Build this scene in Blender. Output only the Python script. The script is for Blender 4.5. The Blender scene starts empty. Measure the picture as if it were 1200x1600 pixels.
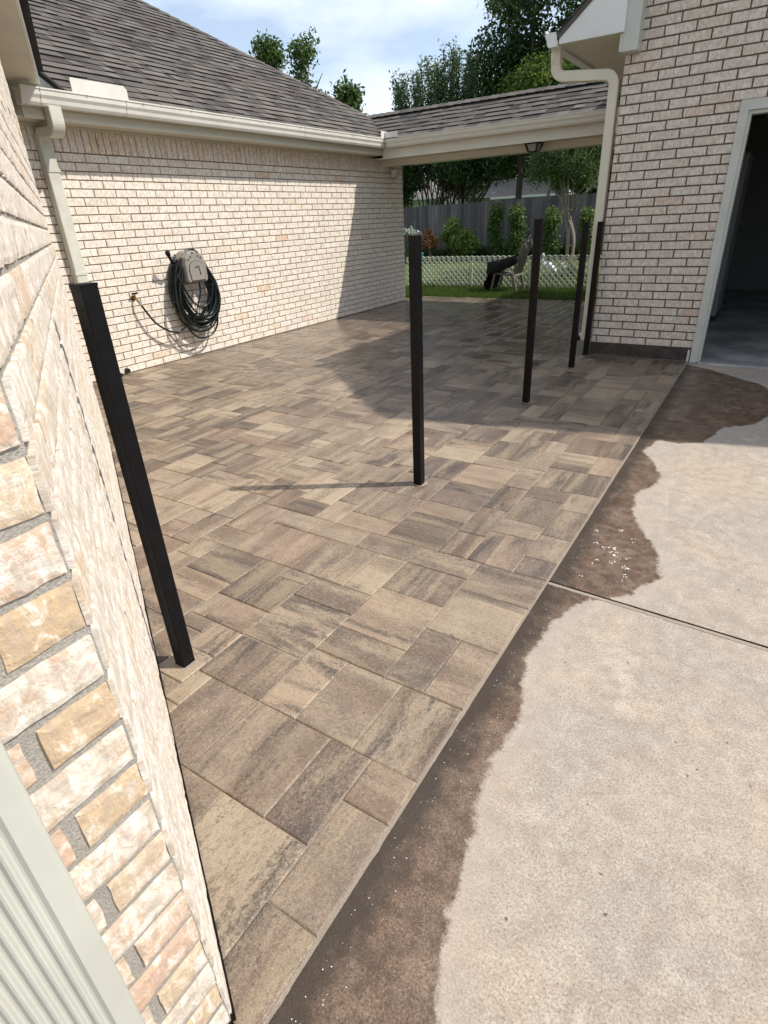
import bpy, math, random
import numpy as np
from mathutils import Vector, Matrix, noise

random.seed(7); RNG = np.random.default_rng(11)
R = math.radians
scene = bpy.context.scene
COL = scene.collection

# ------------------------------------------------------------------ camera
cam_d = bpy.data.cameras.new("camera"); cam = bpy.data.objects.new("camera", cam_d); COL.objects.link(cam)
yaw, pit, rol = R(-33.68), R(27.37), R(2.916)
fw = Vector((math.sin(yaw) * math.cos(pit), math.cos(yaw) * math.cos(pit), -math.sin(pit)))
rt = Vector((math.cos(yaw), -math.sin(yaw), 0)); dn = fw.cross(rt)
rt2 = math.cos(rol) * rt + math.sin(rol) * dn
dn2 = -math.sin(rol) * rt + math.cos(rol) * dn
m = Matrix.Identity(4)
for i in range(3):
    m[i][0] = rt2[i]; m[i][1] = -dn2[i]; m[i][2] = -fw[i]
m[2][3] = 1.47
cam.matrix_world = m
cam_d.sensor_fit = 'VERTICAL'; cam_d.sensor_height = 24; cam_d.lens = 881 / 1600 * 24
cam_d.clip_start = 0.02; cam_d.clip_end = 500
scene.camera = cam

# ------------------------------------------------------------------ sun and sky
SUN_AZ = math.atan2(.861, .508); SUN_EL = R(50)
to_sun = Vector((math.sin(SUN_AZ) * math.cos(SUN_EL), math.cos(SUN_AZ) * math.cos(SUN_EL), math.sin(SUN_EL)))
sd = bpy.data.lights.new("sun", 'SUN'); sd.energy = 4.1; sd.angle = R(.6); sd.color = (1, .95, .87)
so = bpy.data.objects.new("sun", sd); COL.objects.link(so)
so.rotation_euler = to_sun.to_track_quat('Z', 'Y').to_euler()
w = bpy.data.worlds.new("World"); scene.world = w; w.use_nodes = True
nt = w.node_tree; nt.nodes.clear()
out = nt.nodes.new('ShaderNodeOutputWorld'); bg = nt.nodes.new('ShaderNodeBackground'); bg.inputs[1].default_value = .15
sky = nt.nodes.new('ShaderNodeTexSky'); sky.sky_type = 'NISHITA'; sky.sun_disc = False
sky.sun_elevation = SUN_EL; sky.sun_rotation = SUN_AZ; sky.air_density = 1.0; sky.dust_density = 1.2; sky.ozone_density = 2.5
tc = nt.nodes.new('ShaderNodeTexCoord'); mp = nt.nodes.new('ShaderNodeMapping'); mp.inputs['Scale'].default_value = (1, 1, 2.6)
nz = nt.nodes.new('ShaderNodeTexNoise'); nz.inputs['Scale'].default_value = 3.0; nz.inputs['Detail'].default_value = 6; nz.inputs['Roughness'].default_value = .52
cr = nt.nodes.new('ShaderNodeValToRGB'); cr.color_ramp.elements[0].position = .44; cr.color_ramp.elements[1].position = .62
cr.color_ramp.elements[0].color = (.28, .28, .28, 1); cr.color_ramp.elements[1].color = (.85, .85, .85, 1)
mx = nt.nodes.new('ShaderNodeMix'); mx.data_type = 'RGBA'; mx.inputs['B'].default_value = (6.3, 6.8, 7.3, 1)
L = nt.links.new
L(tc.outputs['Generated'], mp.inputs[0]); L(mp.outputs[0], nz.inputs['Vector']); L(nz.outputs['Fac'], cr.inputs[0])
L(cr.outputs[0], mx.inputs['Factor']); L(sky.outputs[0], mx.inputs['A']); L(mx.outputs['Result'], bg.inputs[0]); L(bg.outputs[0], out.inputs[0])
scene.view_settings.view_transform = 'Standard'; scene.view_settings.look = 'None'
scene.view_settings.exposure = 0.27; scene.view_settings.gamma = 1
scene.render.resolution_x = 768; scene.render.resolution_y = 1024

# ------------------------------------------------------------------ node helpers
class NT:
    def __init__(s, name):
        s.m = bpy.data.materials.new(name); s.m.use_nodes = True; s.t = s.m.node_tree; s.t.nodes.clear()
        s.o = s.t.nodes.new('ShaderNodeOutputMaterial')
        s.b = s.t.nodes.new('ShaderNodeBsdfPrincipled'); s.t.links.new(s.b.outputs[0], s.o.inputs[0])
    def n(s, typ, **k):
        x = s.t.nodes.new(typ)
        for a, v in k.items(): setattr(x, a, v)
        return x
    def set(s, sock, v):
        if isinstance(v, bpy.types.NodeSocket): s.t.links.new(v, sock)
        else:
            if isinstance(v, (tuple, list)) and len(v) == 3 and sock.type == 'RGBA': v = (*v, 1)
            sock.default_value = v
    def uv(s): return s.n('ShaderNodeUVMap', uv_map='UVMap').outputs[0]
    def obj(s): return s.n('ShaderNodeTexCoord').outputs['Object']
    def geo(s): return s.n('ShaderNodeNewGeometry').outputs['Position']
    def attr(s, name='Col'):
        a = s.n('ShaderNodeAttribute', attribute_name=name); sp = s.n('ShaderNodeSeparateColor')
        s.t.links.new(a.outputs['Color'], sp.inputs[0]); return sp.outputs
    def map(s, v, sc=(1, 1, 1), loc=(0, 0, 0), rot=(0, 0, 0)):
        x = s.n('ShaderNodeMapping'); s.t.links.new(v, x.inputs[0]); x.inputs['Scale'].default_value = sc
        x.inputs['Location'].default_value = loc; x.inputs['Rotation'].default_value = rot; return x.outputs[0]
    def noise(s, v, scale, detail=3, rough=.55, dist=0):
        x = s.n('ShaderNodeTexNoise'); s.t.links.new(v, x.inputs['Vector']); x.inputs['Scale'].default_value = scale
        x.inputs['Detail'].default_value = detail; x.inputs['Roughness'].default_value = rough; x.inputs['Distortion'].default_value = dist
        return x.outputs['Fac']
    def vor(s, v, scale, feat='F1'):
        x = s.n('ShaderNodeTexVoronoi', feature=feat); s.t.links.new(v, x.inputs['Vector']); x.inputs['Scale'].default_value = scale
        return x.outputs['Distance']
    def ramp(s, f, stops, interp='LINEAR'):
        x = s.n('ShaderNodeValToRGB'); s.t.links.new(f, x.inputs[0]); cr = x.color_ramp; cr.interpolation = interp
        while len(cr.elements) < len(stops): cr.elements.new(.5)
        for e, (p, c) in zip(cr.elements, stops):
            e.position = p; e.color = (c, c, c, 1) if not isinstance(c, tuple) else (*c, 1)
        return x.outputs[0]
    def mix(s, f, a, b, mode='MIX'):
        x = s.n('ShaderNodeMix', data_type='RGBA', blend_type=mode)
        s.set(x.inputs['Factor'], f); s.set(x.inputs['A'], a); s.set(x.inputs['B'], b); return x.outputs['Result']
    def math(s, op, a, b=0, c=None, clamp=False):
        x = s.n('ShaderNodeMath', operation=op, use_clamp=clamp); s.set(x.inputs[0], a); s.set(x.inputs[1], b)
        if c is not None: s.set(x.inputs[2], c)
        return x.outputs[0]
    def mr(s, v, a, b, c=0, d=1):
        x = s.n('ShaderNodeMapRange'); s.set(x.inputs['Value'], v)
        for i, q in zip(('From Min', 'From Max', 'To Min', 'To Max'), (a, b, c, d)): s.set(x.inputs[i], q)
        return x.outputs[0]
    def bump(s, h, strength=.5, dist=.002, prev=None):
        x = s.n('ShaderNodeBump'); x.inputs['Strength'].default_value = strength; x.inputs['Distance'].default_value = dist
        s.t.links.new(h, x.inputs['Height'])
        if prev is not None: s.t.links.new(prev, x.inputs['Normal'])
        s.t.links.new(x.outputs[0], s.b.inputs['Normal']); return x.outputs[0]
    def done(s, col, rough=.6, spec=.5, metal=0):
        s.set(s.b.inputs['Base Color'], col); s.set(s.b.inputs['Roughness'], rough)
        s.set(s.b.inputs['Specular IOR Level'], spec); s.b.inputs['Metallic'].default_value = metal; return s.m

def plain(name, col, rough=.5, var=.06, scale=6, spec=.4, metal=0, bump=.0):
    k = NT(name); g = k.geo()
    n = k.noise(g, scale, 4, .6)
    c = k.mix(k.ramp(n, [(.3, 0.0), (.7, 1.0)]), tuple(v * (1 - var) for v in col), tuple(min(1, v * (1 + var)) for v in col))
    if bump: k.bump(k.noise(g, 60, 4), bump, .002)
    return k.done(c, rough, spec, metal)

def brick_mat(name, lift=1.0, bmp=.6, pink=0.0, soft=1.0, sharp=0., aniso=(1, 1, 1)):
    """whitewashed tumbled brick: r = whitewash amount, g = hue, b = random"""
    k = NT(name); uv = k.uv(); r, g, b = k.attr()[:3]
    base = k.ramp(g, [(0, (.60, .44, .27)), (.3, (.66, .50, .33)), (.5, (.70, .57, .41)), (.7, (.68, .48, .36)), (.86, (.64, .43, .30)), (1, (.55, .33, .21))])
    fine = k.noise(uv, 90, 5, .6); base = k.mix(k.ramp(fine, [(.35, 0.0), (.65, .25)]), base, (.40, .29, .19))
    blot = k.noise(k.map(uv, (1, 1.9, 1)), 15, 6, .68, 1.0); big = k.noise(uv, 6.5, 3, .5)
    fl = k.noise(k.map(uv, aniso), 42, 5, .68, .3)
    s = k.math('ADD', k.math('ADD', k.math('MULTIPLY', blot, .5), k.math('MULTIPLY', fl, .3)), k.math('MULTIPLY', big, .2))
    f = k.math('SUBTRACT', k.math('ADD', s, k.math('MULTIPLY', r, soft)), .72 - (1 - soft) * .36)
    f = k.mr(f, -.06 + sharp, .13 - sharp + .05 * (1 - soft))
    white = k.mix(b, (.74 - .02 * pink, .68 - .055 * pink, .60 - .045 * pink), (.66 - .02 * pink, .59 - .05 * pink, .51 - .04 * pink))
    white = k.mix(k.ramp(k.noise(uv, 5, 3), [(.4, 0.0), (.6, .5)]), white, (.70, .62, .50))
    c = k.mix(f, base, white)
    c = k.mix(k.ramp(k.noise(uv, 160, 3), [(.55, 0.0), (.75, .35)]), c, (.30, .24, .19))
    sm = k.noise(k.map(uv, (1.5, .75, 1), (13, 5, 0)), 26, 5, .72, .8); sm2 = k.noise(k.map(uv, (1, 1, 1), (3, 9, 0)), 9, 3, .6)
    c = k.mix(k.ramp(sm, [(.49, 0.0), (.60, .62)]), c, (.47, .375, .30))
    c = k.mix(k.ramp(sm, [(.36, .75), (.48, 0.0)]), c, (.82, .78, .73))
    c = k.mix(k.ramp(sm2, [(.55, 0.0), (.72, .4)]), c, (.50, .40, .28))
    c = k.mix(1.0, c, (lift, lift, lift), 'MULTIPLY')
    n1 = k.bump(k.noise(k.map(uv, aniso), 55, 6, .7), bmp, .004)
    k.bump(f, .25, .002, n1)
    return k.done(c, .85, .25)

def mortar_mat(name, col):
    k = NT(name); g = k.geo(); n = k.noise(g, 240, 3, .7)
    c = k.mix(k.ramp(n, [(.3, 0.0), (.7, 1.0)]), tuple(v * .72 for v in col), tuple(v * 1.25 for v in col))
    c = k.mix(k.ramp(k.noise(g, 7, 3), [(.45, 0.0), (.7, .4)]), c, tuple(v * .7 for v in col))
    k.bump(n, .9, .003); return k.done(c, .95, .1)

M = {}
M['brick_near'] = brick_mat('brick_near', .98, 1.0, sharp=.06, aniso=(1, .55, 1))
M['brick_wall'] = brick_mat('brick_wall', 1.10, .8, soft=.7, sharp=.02)
M['brick_garage'] = brick_mat('brick_garage', .88, 1.0, pink=.7, soft=.5)
M['mortar_near'] = mortar_mat('mortar_near', (.36, .335, .30))
M['mortar_wall'] = mortar_mat('mortar_wall', (.25, .195, .15))
M['mortar_garage'] = mortar_mat('mortar_garage', (.135, .098, .08))
M['trim'] = plain('trim', (.60, .56, .45), .45, .05, 3)
M['trim_white'] = plain('trim_white', (.66, .66, .62), .4, .05, 3)
M['trim_green'] = plain('trim_green', (.485, .485, .43), .4, .06, 5, bump=.05)
M['gutter'] = plain('gutter', (.70, .675, .60), .3, .08, 4, spec=.5)
M['black_metal'] = plain('black_metal', (.005, .005, .006), .42, .3, 20, spec=.16)
M['bronze_metal'] = plain('bronze_metal', (.009, .0065, .006), .5, .3, 20, spec=.12)
M['dark'] = plain('dark', (.015, .014, .013), .8, .2)
M['plastic_taupe'] = plain('plastic_taupe', (.27, .245, .215), .5, .05, 9, bump=.15)
M['hose'] = plain('hose', (.006, .010, .010), .28, .3, 30, spec=.5)
M['brass'] = plain('brass', (.28, .17, .07), .35, .1, metal=.9)
M['steel'] = plain('steel', (.5, .5, .5), .3, .1, metal=.8)
M['white_plastic'] = plain('white_plastic', (.74, .74, .70), .5, .08, 8)
M['chair_plastic'] = plain('chair_plastic', (.22, .205, .17), .5, .15, 12)  # white plastic, its colour lowered to carry the shade on the chair
M['black_cloth'] = plain('black_cloth', (.012, .012, .014), .9, .3, 20)
M['lattice'] = plain('lattice', (.72, .72, .60), .5, .12, 4)
M['white_speck'] = plain('white_speck', (.74, .72, .68), .35, .05)
M['teal_pot'] = plain('teal_pot', (.05, .20, .20), .3, .2)
M['wall_paint'] = plain('wall_paint', (.42, .46, .34), .7, .05)
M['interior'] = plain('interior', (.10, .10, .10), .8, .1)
M['foundation'] = plain('foundation', (.045, .036, .028), .75, .5, 14, bump=.6)
M['cab'] = plain('cabinet_paint', (.16, .17, .17), .6, .1)
M['trim_spout'] = plain('trim_spout', (.58, .575, .49), .4, .1, 5, bump=.05)
M['rubber'] = plain('rubber', (.01, .01, .01), .5, .2)

def shingle_mat():
    k = NT('shingle'); r, g, b = k.attr()[:3]; uv = k.uv()
    c = k.ramp(r, [(0, (.022, .020, .019)), (.3, (.070, .063, .056)), (.55, (.110, .100, .089)), (.8, (.125, .106, .093)), (1, (.165, .152, .136))])
    n = k.noise(uv, 230, 2, .6); c = k.mix(k.ramp(n, [(.35, 0.0), (.65, .65)]), c, k.mix(.35, c, (.30, .28, .26)))
    c = k.mix(k.ramp(k.noise(uv, 1.2, 4), [(.4, 0.0), (.7, .4)]), c, (.075, .056, .052))
    k.bump(n, .8, .003); return k.done(c, .92, .15)
M['shingle'] = shingle_mat()
M['shingle_edge'] = plain('shingle_edge', (.02, .018, .018), .95, .3)

def paver_mat():
    k = NT('paver'); uv = k.uv(); r, g, b = k.attr()[:3]; pos = k.geo()
    bl = k.noise(uv, 9, 4, .65)
    gr = k.noise(uv, 120, 4, .8)
    g2 = k.noise(k.map(uv, (.7, 1.5, 1)), 38, 5, .78)
    grit = k.math('ADD', k.math('MULTIPLY', k.math('SUBTRACT', gr, .5), 1.1), k.math('MULTIPLY', k.math('SUBTRACT', g2, .5), 1.5))
    band = k.noise(k.map(uv, (1.7, 8.0, 1)), 1.0, 3, .6, .8)
    band2 = k.noise(k.map(uv, (1.4, 11, 1), (31, 17, 0)), 1.0, 2, .5, .5)
    base = k.ramp(k.math('ADD', k.math('ADD', k.math('MULTIPLY_ADD', r, 1.25, -.05), k.math('MULTIPLY', k.math('SUBTRACT', bl, .5), 1.0)), k.math('MULTIPLY', grit, .75)), [(.0, (.092, .068, .053)), (.3, (.170, .126, .095)), (.6, (.262, .198, .142)), (1, (.37, .292, .205))])
    base = k.mix(k.mr(g, .45, 1, 0, .7), base, k.mix(1.0, base, (.98, .86, .84), 'MULTIPLY'))
    f1 = k.mr(k.math('ADD', k.math('SUBTRACT', band, k.mr(b, 0, 1, .50, .74)), k.math('MULTIPLY', grit, .42)), -.05, .09)
    c = k.mix(k.math('MULTIPLY', f1, .86), base, k.mix(g, (.058, .043, .036), (.045, .038, .037)))
    f2 = k.mr(k.math('ADD', k.math('SUBTRACT', band2, k.mr(r, 0, 1, .50, .62)), k.math('MULTIPLY', grit, .36)), -.06, .12)
    c = k.mix(k.math('MULTIPLY', f2, .5), c, (.40, .31, .20))
    f3 = k.mr(k.math('ADD', k.math('SUBTRACT', k.noise(k.map(uv, (1.2, 7, 1), (7, 63, 0)), 1.0, 2, .5, .5), .56), k.math('MULTIPLY', grit, .4)), -.05, .1)
    c = k.mix(k.math('MULTIPLY', f3, .6), c, (.12, .074, .048))
    m7 = k.noise(uv, 78, 4, .8); c = k.mix(k.ramp(m7, [(.36, .55), (.47, 0.0)]), c, k.mix(1.0, c, (.45, .42, .40), 'MULTIPLY')); c = k.mix(k.ramp(m7, [(.53, 0.0), (.66, .4)]), c, (.42, .34, .25))
    sp = k.noise(uv, 260, 3, .7); c = k.mix(k.ramp(sp, [(.56, 0.0), (.68, .55)]), c, (.50, .42, .33))
    c = k.mix(k.ramp(sp, [(.32, .75), (.43, 0.0)]), c, (.035, .026, .020))
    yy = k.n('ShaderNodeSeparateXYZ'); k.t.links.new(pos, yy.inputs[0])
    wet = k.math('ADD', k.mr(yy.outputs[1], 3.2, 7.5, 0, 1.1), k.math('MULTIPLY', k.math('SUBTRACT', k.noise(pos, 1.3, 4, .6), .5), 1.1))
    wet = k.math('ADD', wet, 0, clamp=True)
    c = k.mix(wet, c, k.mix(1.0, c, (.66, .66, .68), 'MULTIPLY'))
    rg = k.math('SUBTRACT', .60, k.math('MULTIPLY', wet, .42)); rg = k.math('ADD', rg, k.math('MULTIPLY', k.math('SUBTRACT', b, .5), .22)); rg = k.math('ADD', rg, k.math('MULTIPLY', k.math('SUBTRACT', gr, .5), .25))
    b1 = k.bump(gr, .55, .0025); k.bump(bl, .3, .006, b1)
    return k.done(c, rg, .5)
M['paver'] = paver_mat()
M['sand'] = mortar_mat('joint_sand', (.40, .32, .24))
M['sand_light'] = mortar_mat('edge_mortar', (.33, .28, .225))

def concrete_mat():
    k = NT('driveway_concrete'); pos = k.geo(); a = k.n('ShaderNodeAttribute', attribute_name='wet').outputs['Fac']
    big = k.noise(pos, 1.5, 5, .6, .6); med = k.noise(pos, 17, 6, .78); fine = k.noise(pos, 170, 4, .85); ag = k.vor(pos, 240)
    c = k.mix(k.ramp(big, [(.40, 0.0), (.58, 1.0)]), (.42, .338, .262), (.345, .305, .258))
    st_ = k.noise(k.map(pos, loc=(9, 4, 0)), 3.1, 3, .5); c = k.mix(k.ramp(st_, [(.60, 0.0), (.74, .55)]), c, (.27, .24, .20))
    c = k.mix(k.ramp(k.noise(k.map(pos, (1, 1, 1), (2, 7, 0)), 5.5, 4, .7, 1.2), [(.30, .45), (.44, 0.0)]), c, (.56, .50, .42))
    crk = k.vor(k.map(k.n('ShaderNodeNewGeometry').outputs['Position'], (1, 1, 1), (.3, .8, 0)), 1.1, 'DISTANCE_TO_EDGE')
    crk = k.math('ADD', crk, k.math('MULTIPLY', k.math('SUBTRACT', k.noise(pos, 9, 5, .7), .5), .09)); c = k.mix(k.math('MULTIPLY', k.math('MULTIPLY', k.ramp(crk, [(.0, 1.0), (.006, 0.0)]), .30), k.ramp(big, [(.45, 0.0), (.55, 1.0)])), c, (.16, .13, .11))
    c = k.mix(k.ramp(med, [(.34, .8), (.5, 0.0)]), c, (.29, .24, .195))
    c = k.mix(k.ramp(med, [(.5, 0.0), (.7, .55)]), c, (.53, .46, .385))
    c = k.mix(k.ramp(fine, [(.38, .95), (.49, 0.0)]), c, (.20, .16, .13))
    c = k.mix(k.ramp(fine, [(.55, 0.0), (.68, .6)]), c, (.68, .60, .52))
    dots = k.ramp(k.noise(k.map(pos, loc=(5, 2, 0)), 45, 1, .3), [(.19, 1.0), (.225, 0.0)])
    c = k.mix(k.math('MULTIPLY', dots, .85), c, (.09, .08, .07))
    # signed distance to the wet outline in metres (positive inside), roughened
    w = k.math('ADD', a, k.math('MULTIPLY', k.math('SUBTRACT', k.noise(pos, 11, 8, .85), .5), .12))
    wm = k.mr(w, -.007, .010)
    wc = k.mix(k.ramp(k.noise(pos, 6, 4, .6), [(.35, 0.0), (.65, 1.0)]), (.14, .087, .058), (.225, .160, .115))
    wc = k.mix(k.ramp(fine, [(.38, .9), (.49, 0.0)]), wc, (.055, .036, .024))
    wc = k.mix(k.ramp(fine, [(.55, 0.0), (.66, .7)]), wc, (.40, .31, .24))
    sx = k.n('ShaderNodeSeparateXYZ'); k.t.links.new(pos, sx.inputs[0])
    near = k.math('ADD', k.mr(sx.outputs[0], -.54, -.44, 1.15, 0), k.math('MULTIPLY', k.math('SUBTRACT', k.noise(pos, 13, 6, .75), .5), 2.6), clamp=True)
    wc = k.mix(k.math('MULTIPLY', near, .85), wc, (.038, .031, .025))
    c = k.mix(wm, c, wc)
    halo = k.math('MULTIPLY', k.mr(w, -.14, 0), k.math('SUBTRACT', 1, wm)); c = k.mix(k.math('MULTIPLY', halo, .5), c, (.38, .32, .27))
    pud = k.ramp(k.noise(pos, 5, 3, .6), [(.42, 0.0), (.55, 1.0)])
    wlo = k.ramp(k.noise(k.map(pos, (1, 1, 1), (3, 1, 0)), 22, 5, .7), [(.38, .6), (.55, 0.0)])
    c = k.mix(k.math('MULTIPLY', wlo, wm), c, (.055, .038, .026))
    rg = k.mix(k.math('MULTIPLY', wm, 1.0), k.math('ADD', .8, 0), k.math('SUBTRACT', .52, k.math('MULTIPLY', pud, .22)))
    b1 = k.bump(fine, .7, .002); k.bump(med, .25, .004, b1)
    return k.done(c, rg, .28)
M['concrete'] = concrete_mat()

def lawn_mat():
    k = NT('lawn_ground'); p = k.geo(); n = k.noise(p, 3, 5, .7)
    c = k.mix(k.ramp(n, [(.35, 0.0), (.65, 1.0)]), (.055, .095, .020), (.11, .15, .035)); k.bump(k.noise(p, 50, 4), .8, .03); return k.done(c, .9, .2)
M['lawn'] = lawn_mat()

def leaf_mat(name, dark, light, trans=.35):
    k = NT(name); r, g, b = k.attr()[:3]
    c = k.mix(r, dark, light); c = k.mix(k.math('MULTIPLY', b, .5), c, k.mix(1.0, c, (.45, .55, .5), 'MULTIPLY'))
    k.done(c, .5, .4)
    tr = k.n('ShaderNodeBsdfTranslucent'); k.t.links.new(c, tr.inputs[0]); mxs = k.n('ShaderNodeMixShader'); mxs.inputs[0].default_value = trans
    k.t.links.new(k.b.outputs[0], mxs.inputs[1]); k.t.links.new(tr.outputs[0], mxs.inputs[2]); k.t.links.new(mxs.outputs[0], k.o.inputs[0])
    return k.m
M['leaf_dark'] = leaf_mat('leaf_dark', (.020, .042, .012), (.085, .14, .034))
M['leaf_mid'] = leaf_mat('leaf_mid', (.035, .072, .018), (.14, .21, .045))
M['leaf_bright'] = leaf_mat('leaf_bright', (.08, .14, .025), (.28, .36, .07), .4)
M['leaf_grey'] = leaf_mat('leaf_grey', (.045, .085, .03), (.17, .235, .10))
M['leaf_orange'] = leaf_mat('leaf_orange', (.12, .05, .02), (.38, .16, .06))
M['petal'] = leaf_mat('petal', (.6, .6, .5), (.8, .8, .72), .2)
M['petal_red'] = leaf_mat('petal_red', (.5, .05, .05), (.7, .25, .2), .2)
M['grass'] = leaf_mat('grass_blade', (.045, .085, .014), (.14, .20, .035), .35)
M['bark'] = plain('bark', (.22, .19, .15), .9, .35, 18, bump=.8)
M['bark_dark'] = plain('bark_dark', (.07, .055, .04), .9, .35, 14, bump=.8)
def wood_mat():
    k = NT('fence_wood'); r, g, b = k.attr()[:3]; uv = k.uv()
    n = k.noise(k.map(uv, (30, 1.5, 1)), 1, 4, .7); c = k.mix(r, (.075, .072, .075), (.22, .20, .185))
    c = k.mix(k.ramp(n, [(.4, .6), (.6, 0.0)]), c, (.06, .055, .055)); k.bump(n, .5, .004); return k.done(c, .85, .2)
M['wood'] = wood_mat()
M['roof_far'] = plain('roof_far', (.20, .18, .165), .9, .2, 3, bump=.3)

# ------------------------------------------------------------------ mesh helpers
class MB:
    def __init__(s): s.v = []; s.f = []; s.c = []; s.mi = []; s.uv = []
    def quad(s, pts, col=(0, 0, 0), mi=0, uv=None):
        b = len(s.v); s.v.extend([tuple(p) for p in pts]); s.f.append(tuple(range(b, b + len(pts)))); s.c.append(col); s.mi.append(mi)
        s.uv.append(uv if uv else [(p[0] + p[1] * .37, p[2] + p[1] * .21) for p in pts])
    def face(s, idx, col=(0, 0, 0), mi=0, uv=None):
        s.f.append(tuple(idx)); s.c.append(col); s.mi.append(mi)
        s.uv.append(uv if uv else [(s.v[i][0] + s.v[i][1] * .37, s.v[i][2] + s.v[i][1] * .21) for i in idx])
    def hexa(s, P, col=(0, 0, 0), mi=0):  # 8 pts: bottom 4 ccw, top 4
        b = len(s.v); s.v.extend([tuple(p) for p in P])
        for q in ((3, 2, 1, 0), (4, 5, 6, 7), (0, 1, 5, 4), (1, 2, 6, 5), (2, 3, 7, 6), (3, 0, 4, 7)): s.face([b + i for i in q], col, mi)
    def box(s, a, b, col=(0, 0, 0), mi=0, bev=0):
        x0, y0, z0 = a; x1, y1, z1 = b
        if bev <= 0:
            s.hexa([(x0, y0, z0), (x1, y0, z0), (x1, y1, z0), (x0, y1, z0), (x0, y0, z1), (x1, y0, z1), (x1, y1, z1), (x0, y1, z1)], col, mi)
        else:
            s.prism([(x0 + bev, y0), (x1 - bev, y0), (x1, y0 + bev), (x1, y1 - bev), (x1 - bev, y1), (x0 + bev, y1), (x0, y1 - bev), (x0, y0 + bev)],
                    Vector((0, 0, z0)), Vector((0, 0, z1)), Vector((1, 0, 0)), Vector((0, 1, 0)), col, mi)
    def prism(s, prof, A, B, X, Y, col=(0, 0, 0), mi=0):
        b = len(s.v); n = len(prof); A = Vector(A); B = Vector(B); X = Vector(X); Y = Vector(Y)
        for o in (A, B):
            for p in prof: s.v.append(tuple(o + X * p[0] + Y * p[1]))
        for i in range(n):
            j = (i + 1) % n; s.face([b + i, b + j, b + n + j, b + n + i], col, mi)
        s.face([b + i for i in range(n - 1, -1, -1)], col, mi); s.face([b + n + i for i in range(n)], col, mi)
    def tube(s, pts, rad, n=8, col=(0, 0, 0), mi=0, caps=True, flat=(1, 1)):
        pts = [Vector(p) for p in pts]; b = len(s.v); N = len(pts)
        rad = rad if isinstance(rad, (list, tuple)) else [rad] * N
        T0 = (pts[1] - pts[0]).normalized(); up = Vector((0, 0, 1)) if abs(T0.z) < .9 else Vector((0, 1, 0))
        X = T0.cross(up).normalized()
        for i, p in enumerate(pts):
            T = (pts[min(i + 1, N - 1)] - pts[max(i - 1, 0)]).normalized(); X = (X - T * X.dot(T)).normalized(); Y = T.cross(X)
            for j in range(n):
                a = 2 * math.pi * j / n; s.v.append(tuple(p + rad[i] * (X * math.cos(a) * flat[0] + Y * math.sin(a) * flat[1])))
        for i in range(N - 1):
            for j in range(n):
                k = (j + 1) % n; s.face([b + i * n + j, b + i * n + k, b + (i + 1) * n + k, b + (i + 1) * n + j], col, mi)
        if caps:
            s.face([b + j for j in range(n - 1, -1, -1)], col, mi); s.face([b + (N - 1) * n + j for j in range(n)], col, mi)
    def build(s, name, mats, parent=None, smooth=False, recalc=True):
        me = bpy.data.meshes.new(name); me.from_pydata(s.v, [], s.f)
        if not isinstance(mats, (list, tuple)): mats = [mats]
        for mt in mats: me.materials.append(mt)
        if len(mats) > 1: me.polygons.foreach_set('material_index', s.mi)
        ca = me.attributes.new('Col', 'FLOAT_COLOR', 'FACE')
        ca.data.foreach_set('color', np.array([(c[0], c[1], c[2], 1) for c in s.c], dtype=np.float32).ravel())
        ul = me.uv_layers.new(name='UVMap'); ul.data.foreach_set('uv', np.array([q for u in s.uv for q in u], dtype=np.float32).ravel())
        if smooth: me.polygons.foreach_set('use_smooth', [True] * len(me.polygons))
        me.update()
        if recalc:
            import bmesh
            bm = bmesh.new(); bm.from_mesh(me); bmesh.ops.recalc_face_normals(bm, faces=bm.faces); bm.to_mesh(me); bm.free()
        o = bpy.data.objects.new(name, me); COL.objects.link(o)
        if parent: link(o, parent)
        return o

def link(o, parent):
    o.parent = parent
    o.matrix_parent_inverse = Matrix.Translation(parent.location).inverted() if parent.type == 'EMPTY' or True else Matrix.Identity(4)
def tag(o, label=None, cat=None, group=None, kind=None):
    if label: o['label'] = label
    if cat: o['category'] = cat
    if group: o['group'] = group
    if kind: o['kind'] = kind
    return o
def thing(name, loc, label, cat, group=None):
    o = bpy.data.objects.new(name, None); o.location = loc; o.empty_display_size = .2; COL.objects.link(o); return tag(o, label, cat, group)
def one(name, mb_, mat, label, cat, group=None, smooth=False):
    return tag(mb_.build(name, mat, None, smooth), label, cat, group)

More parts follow.
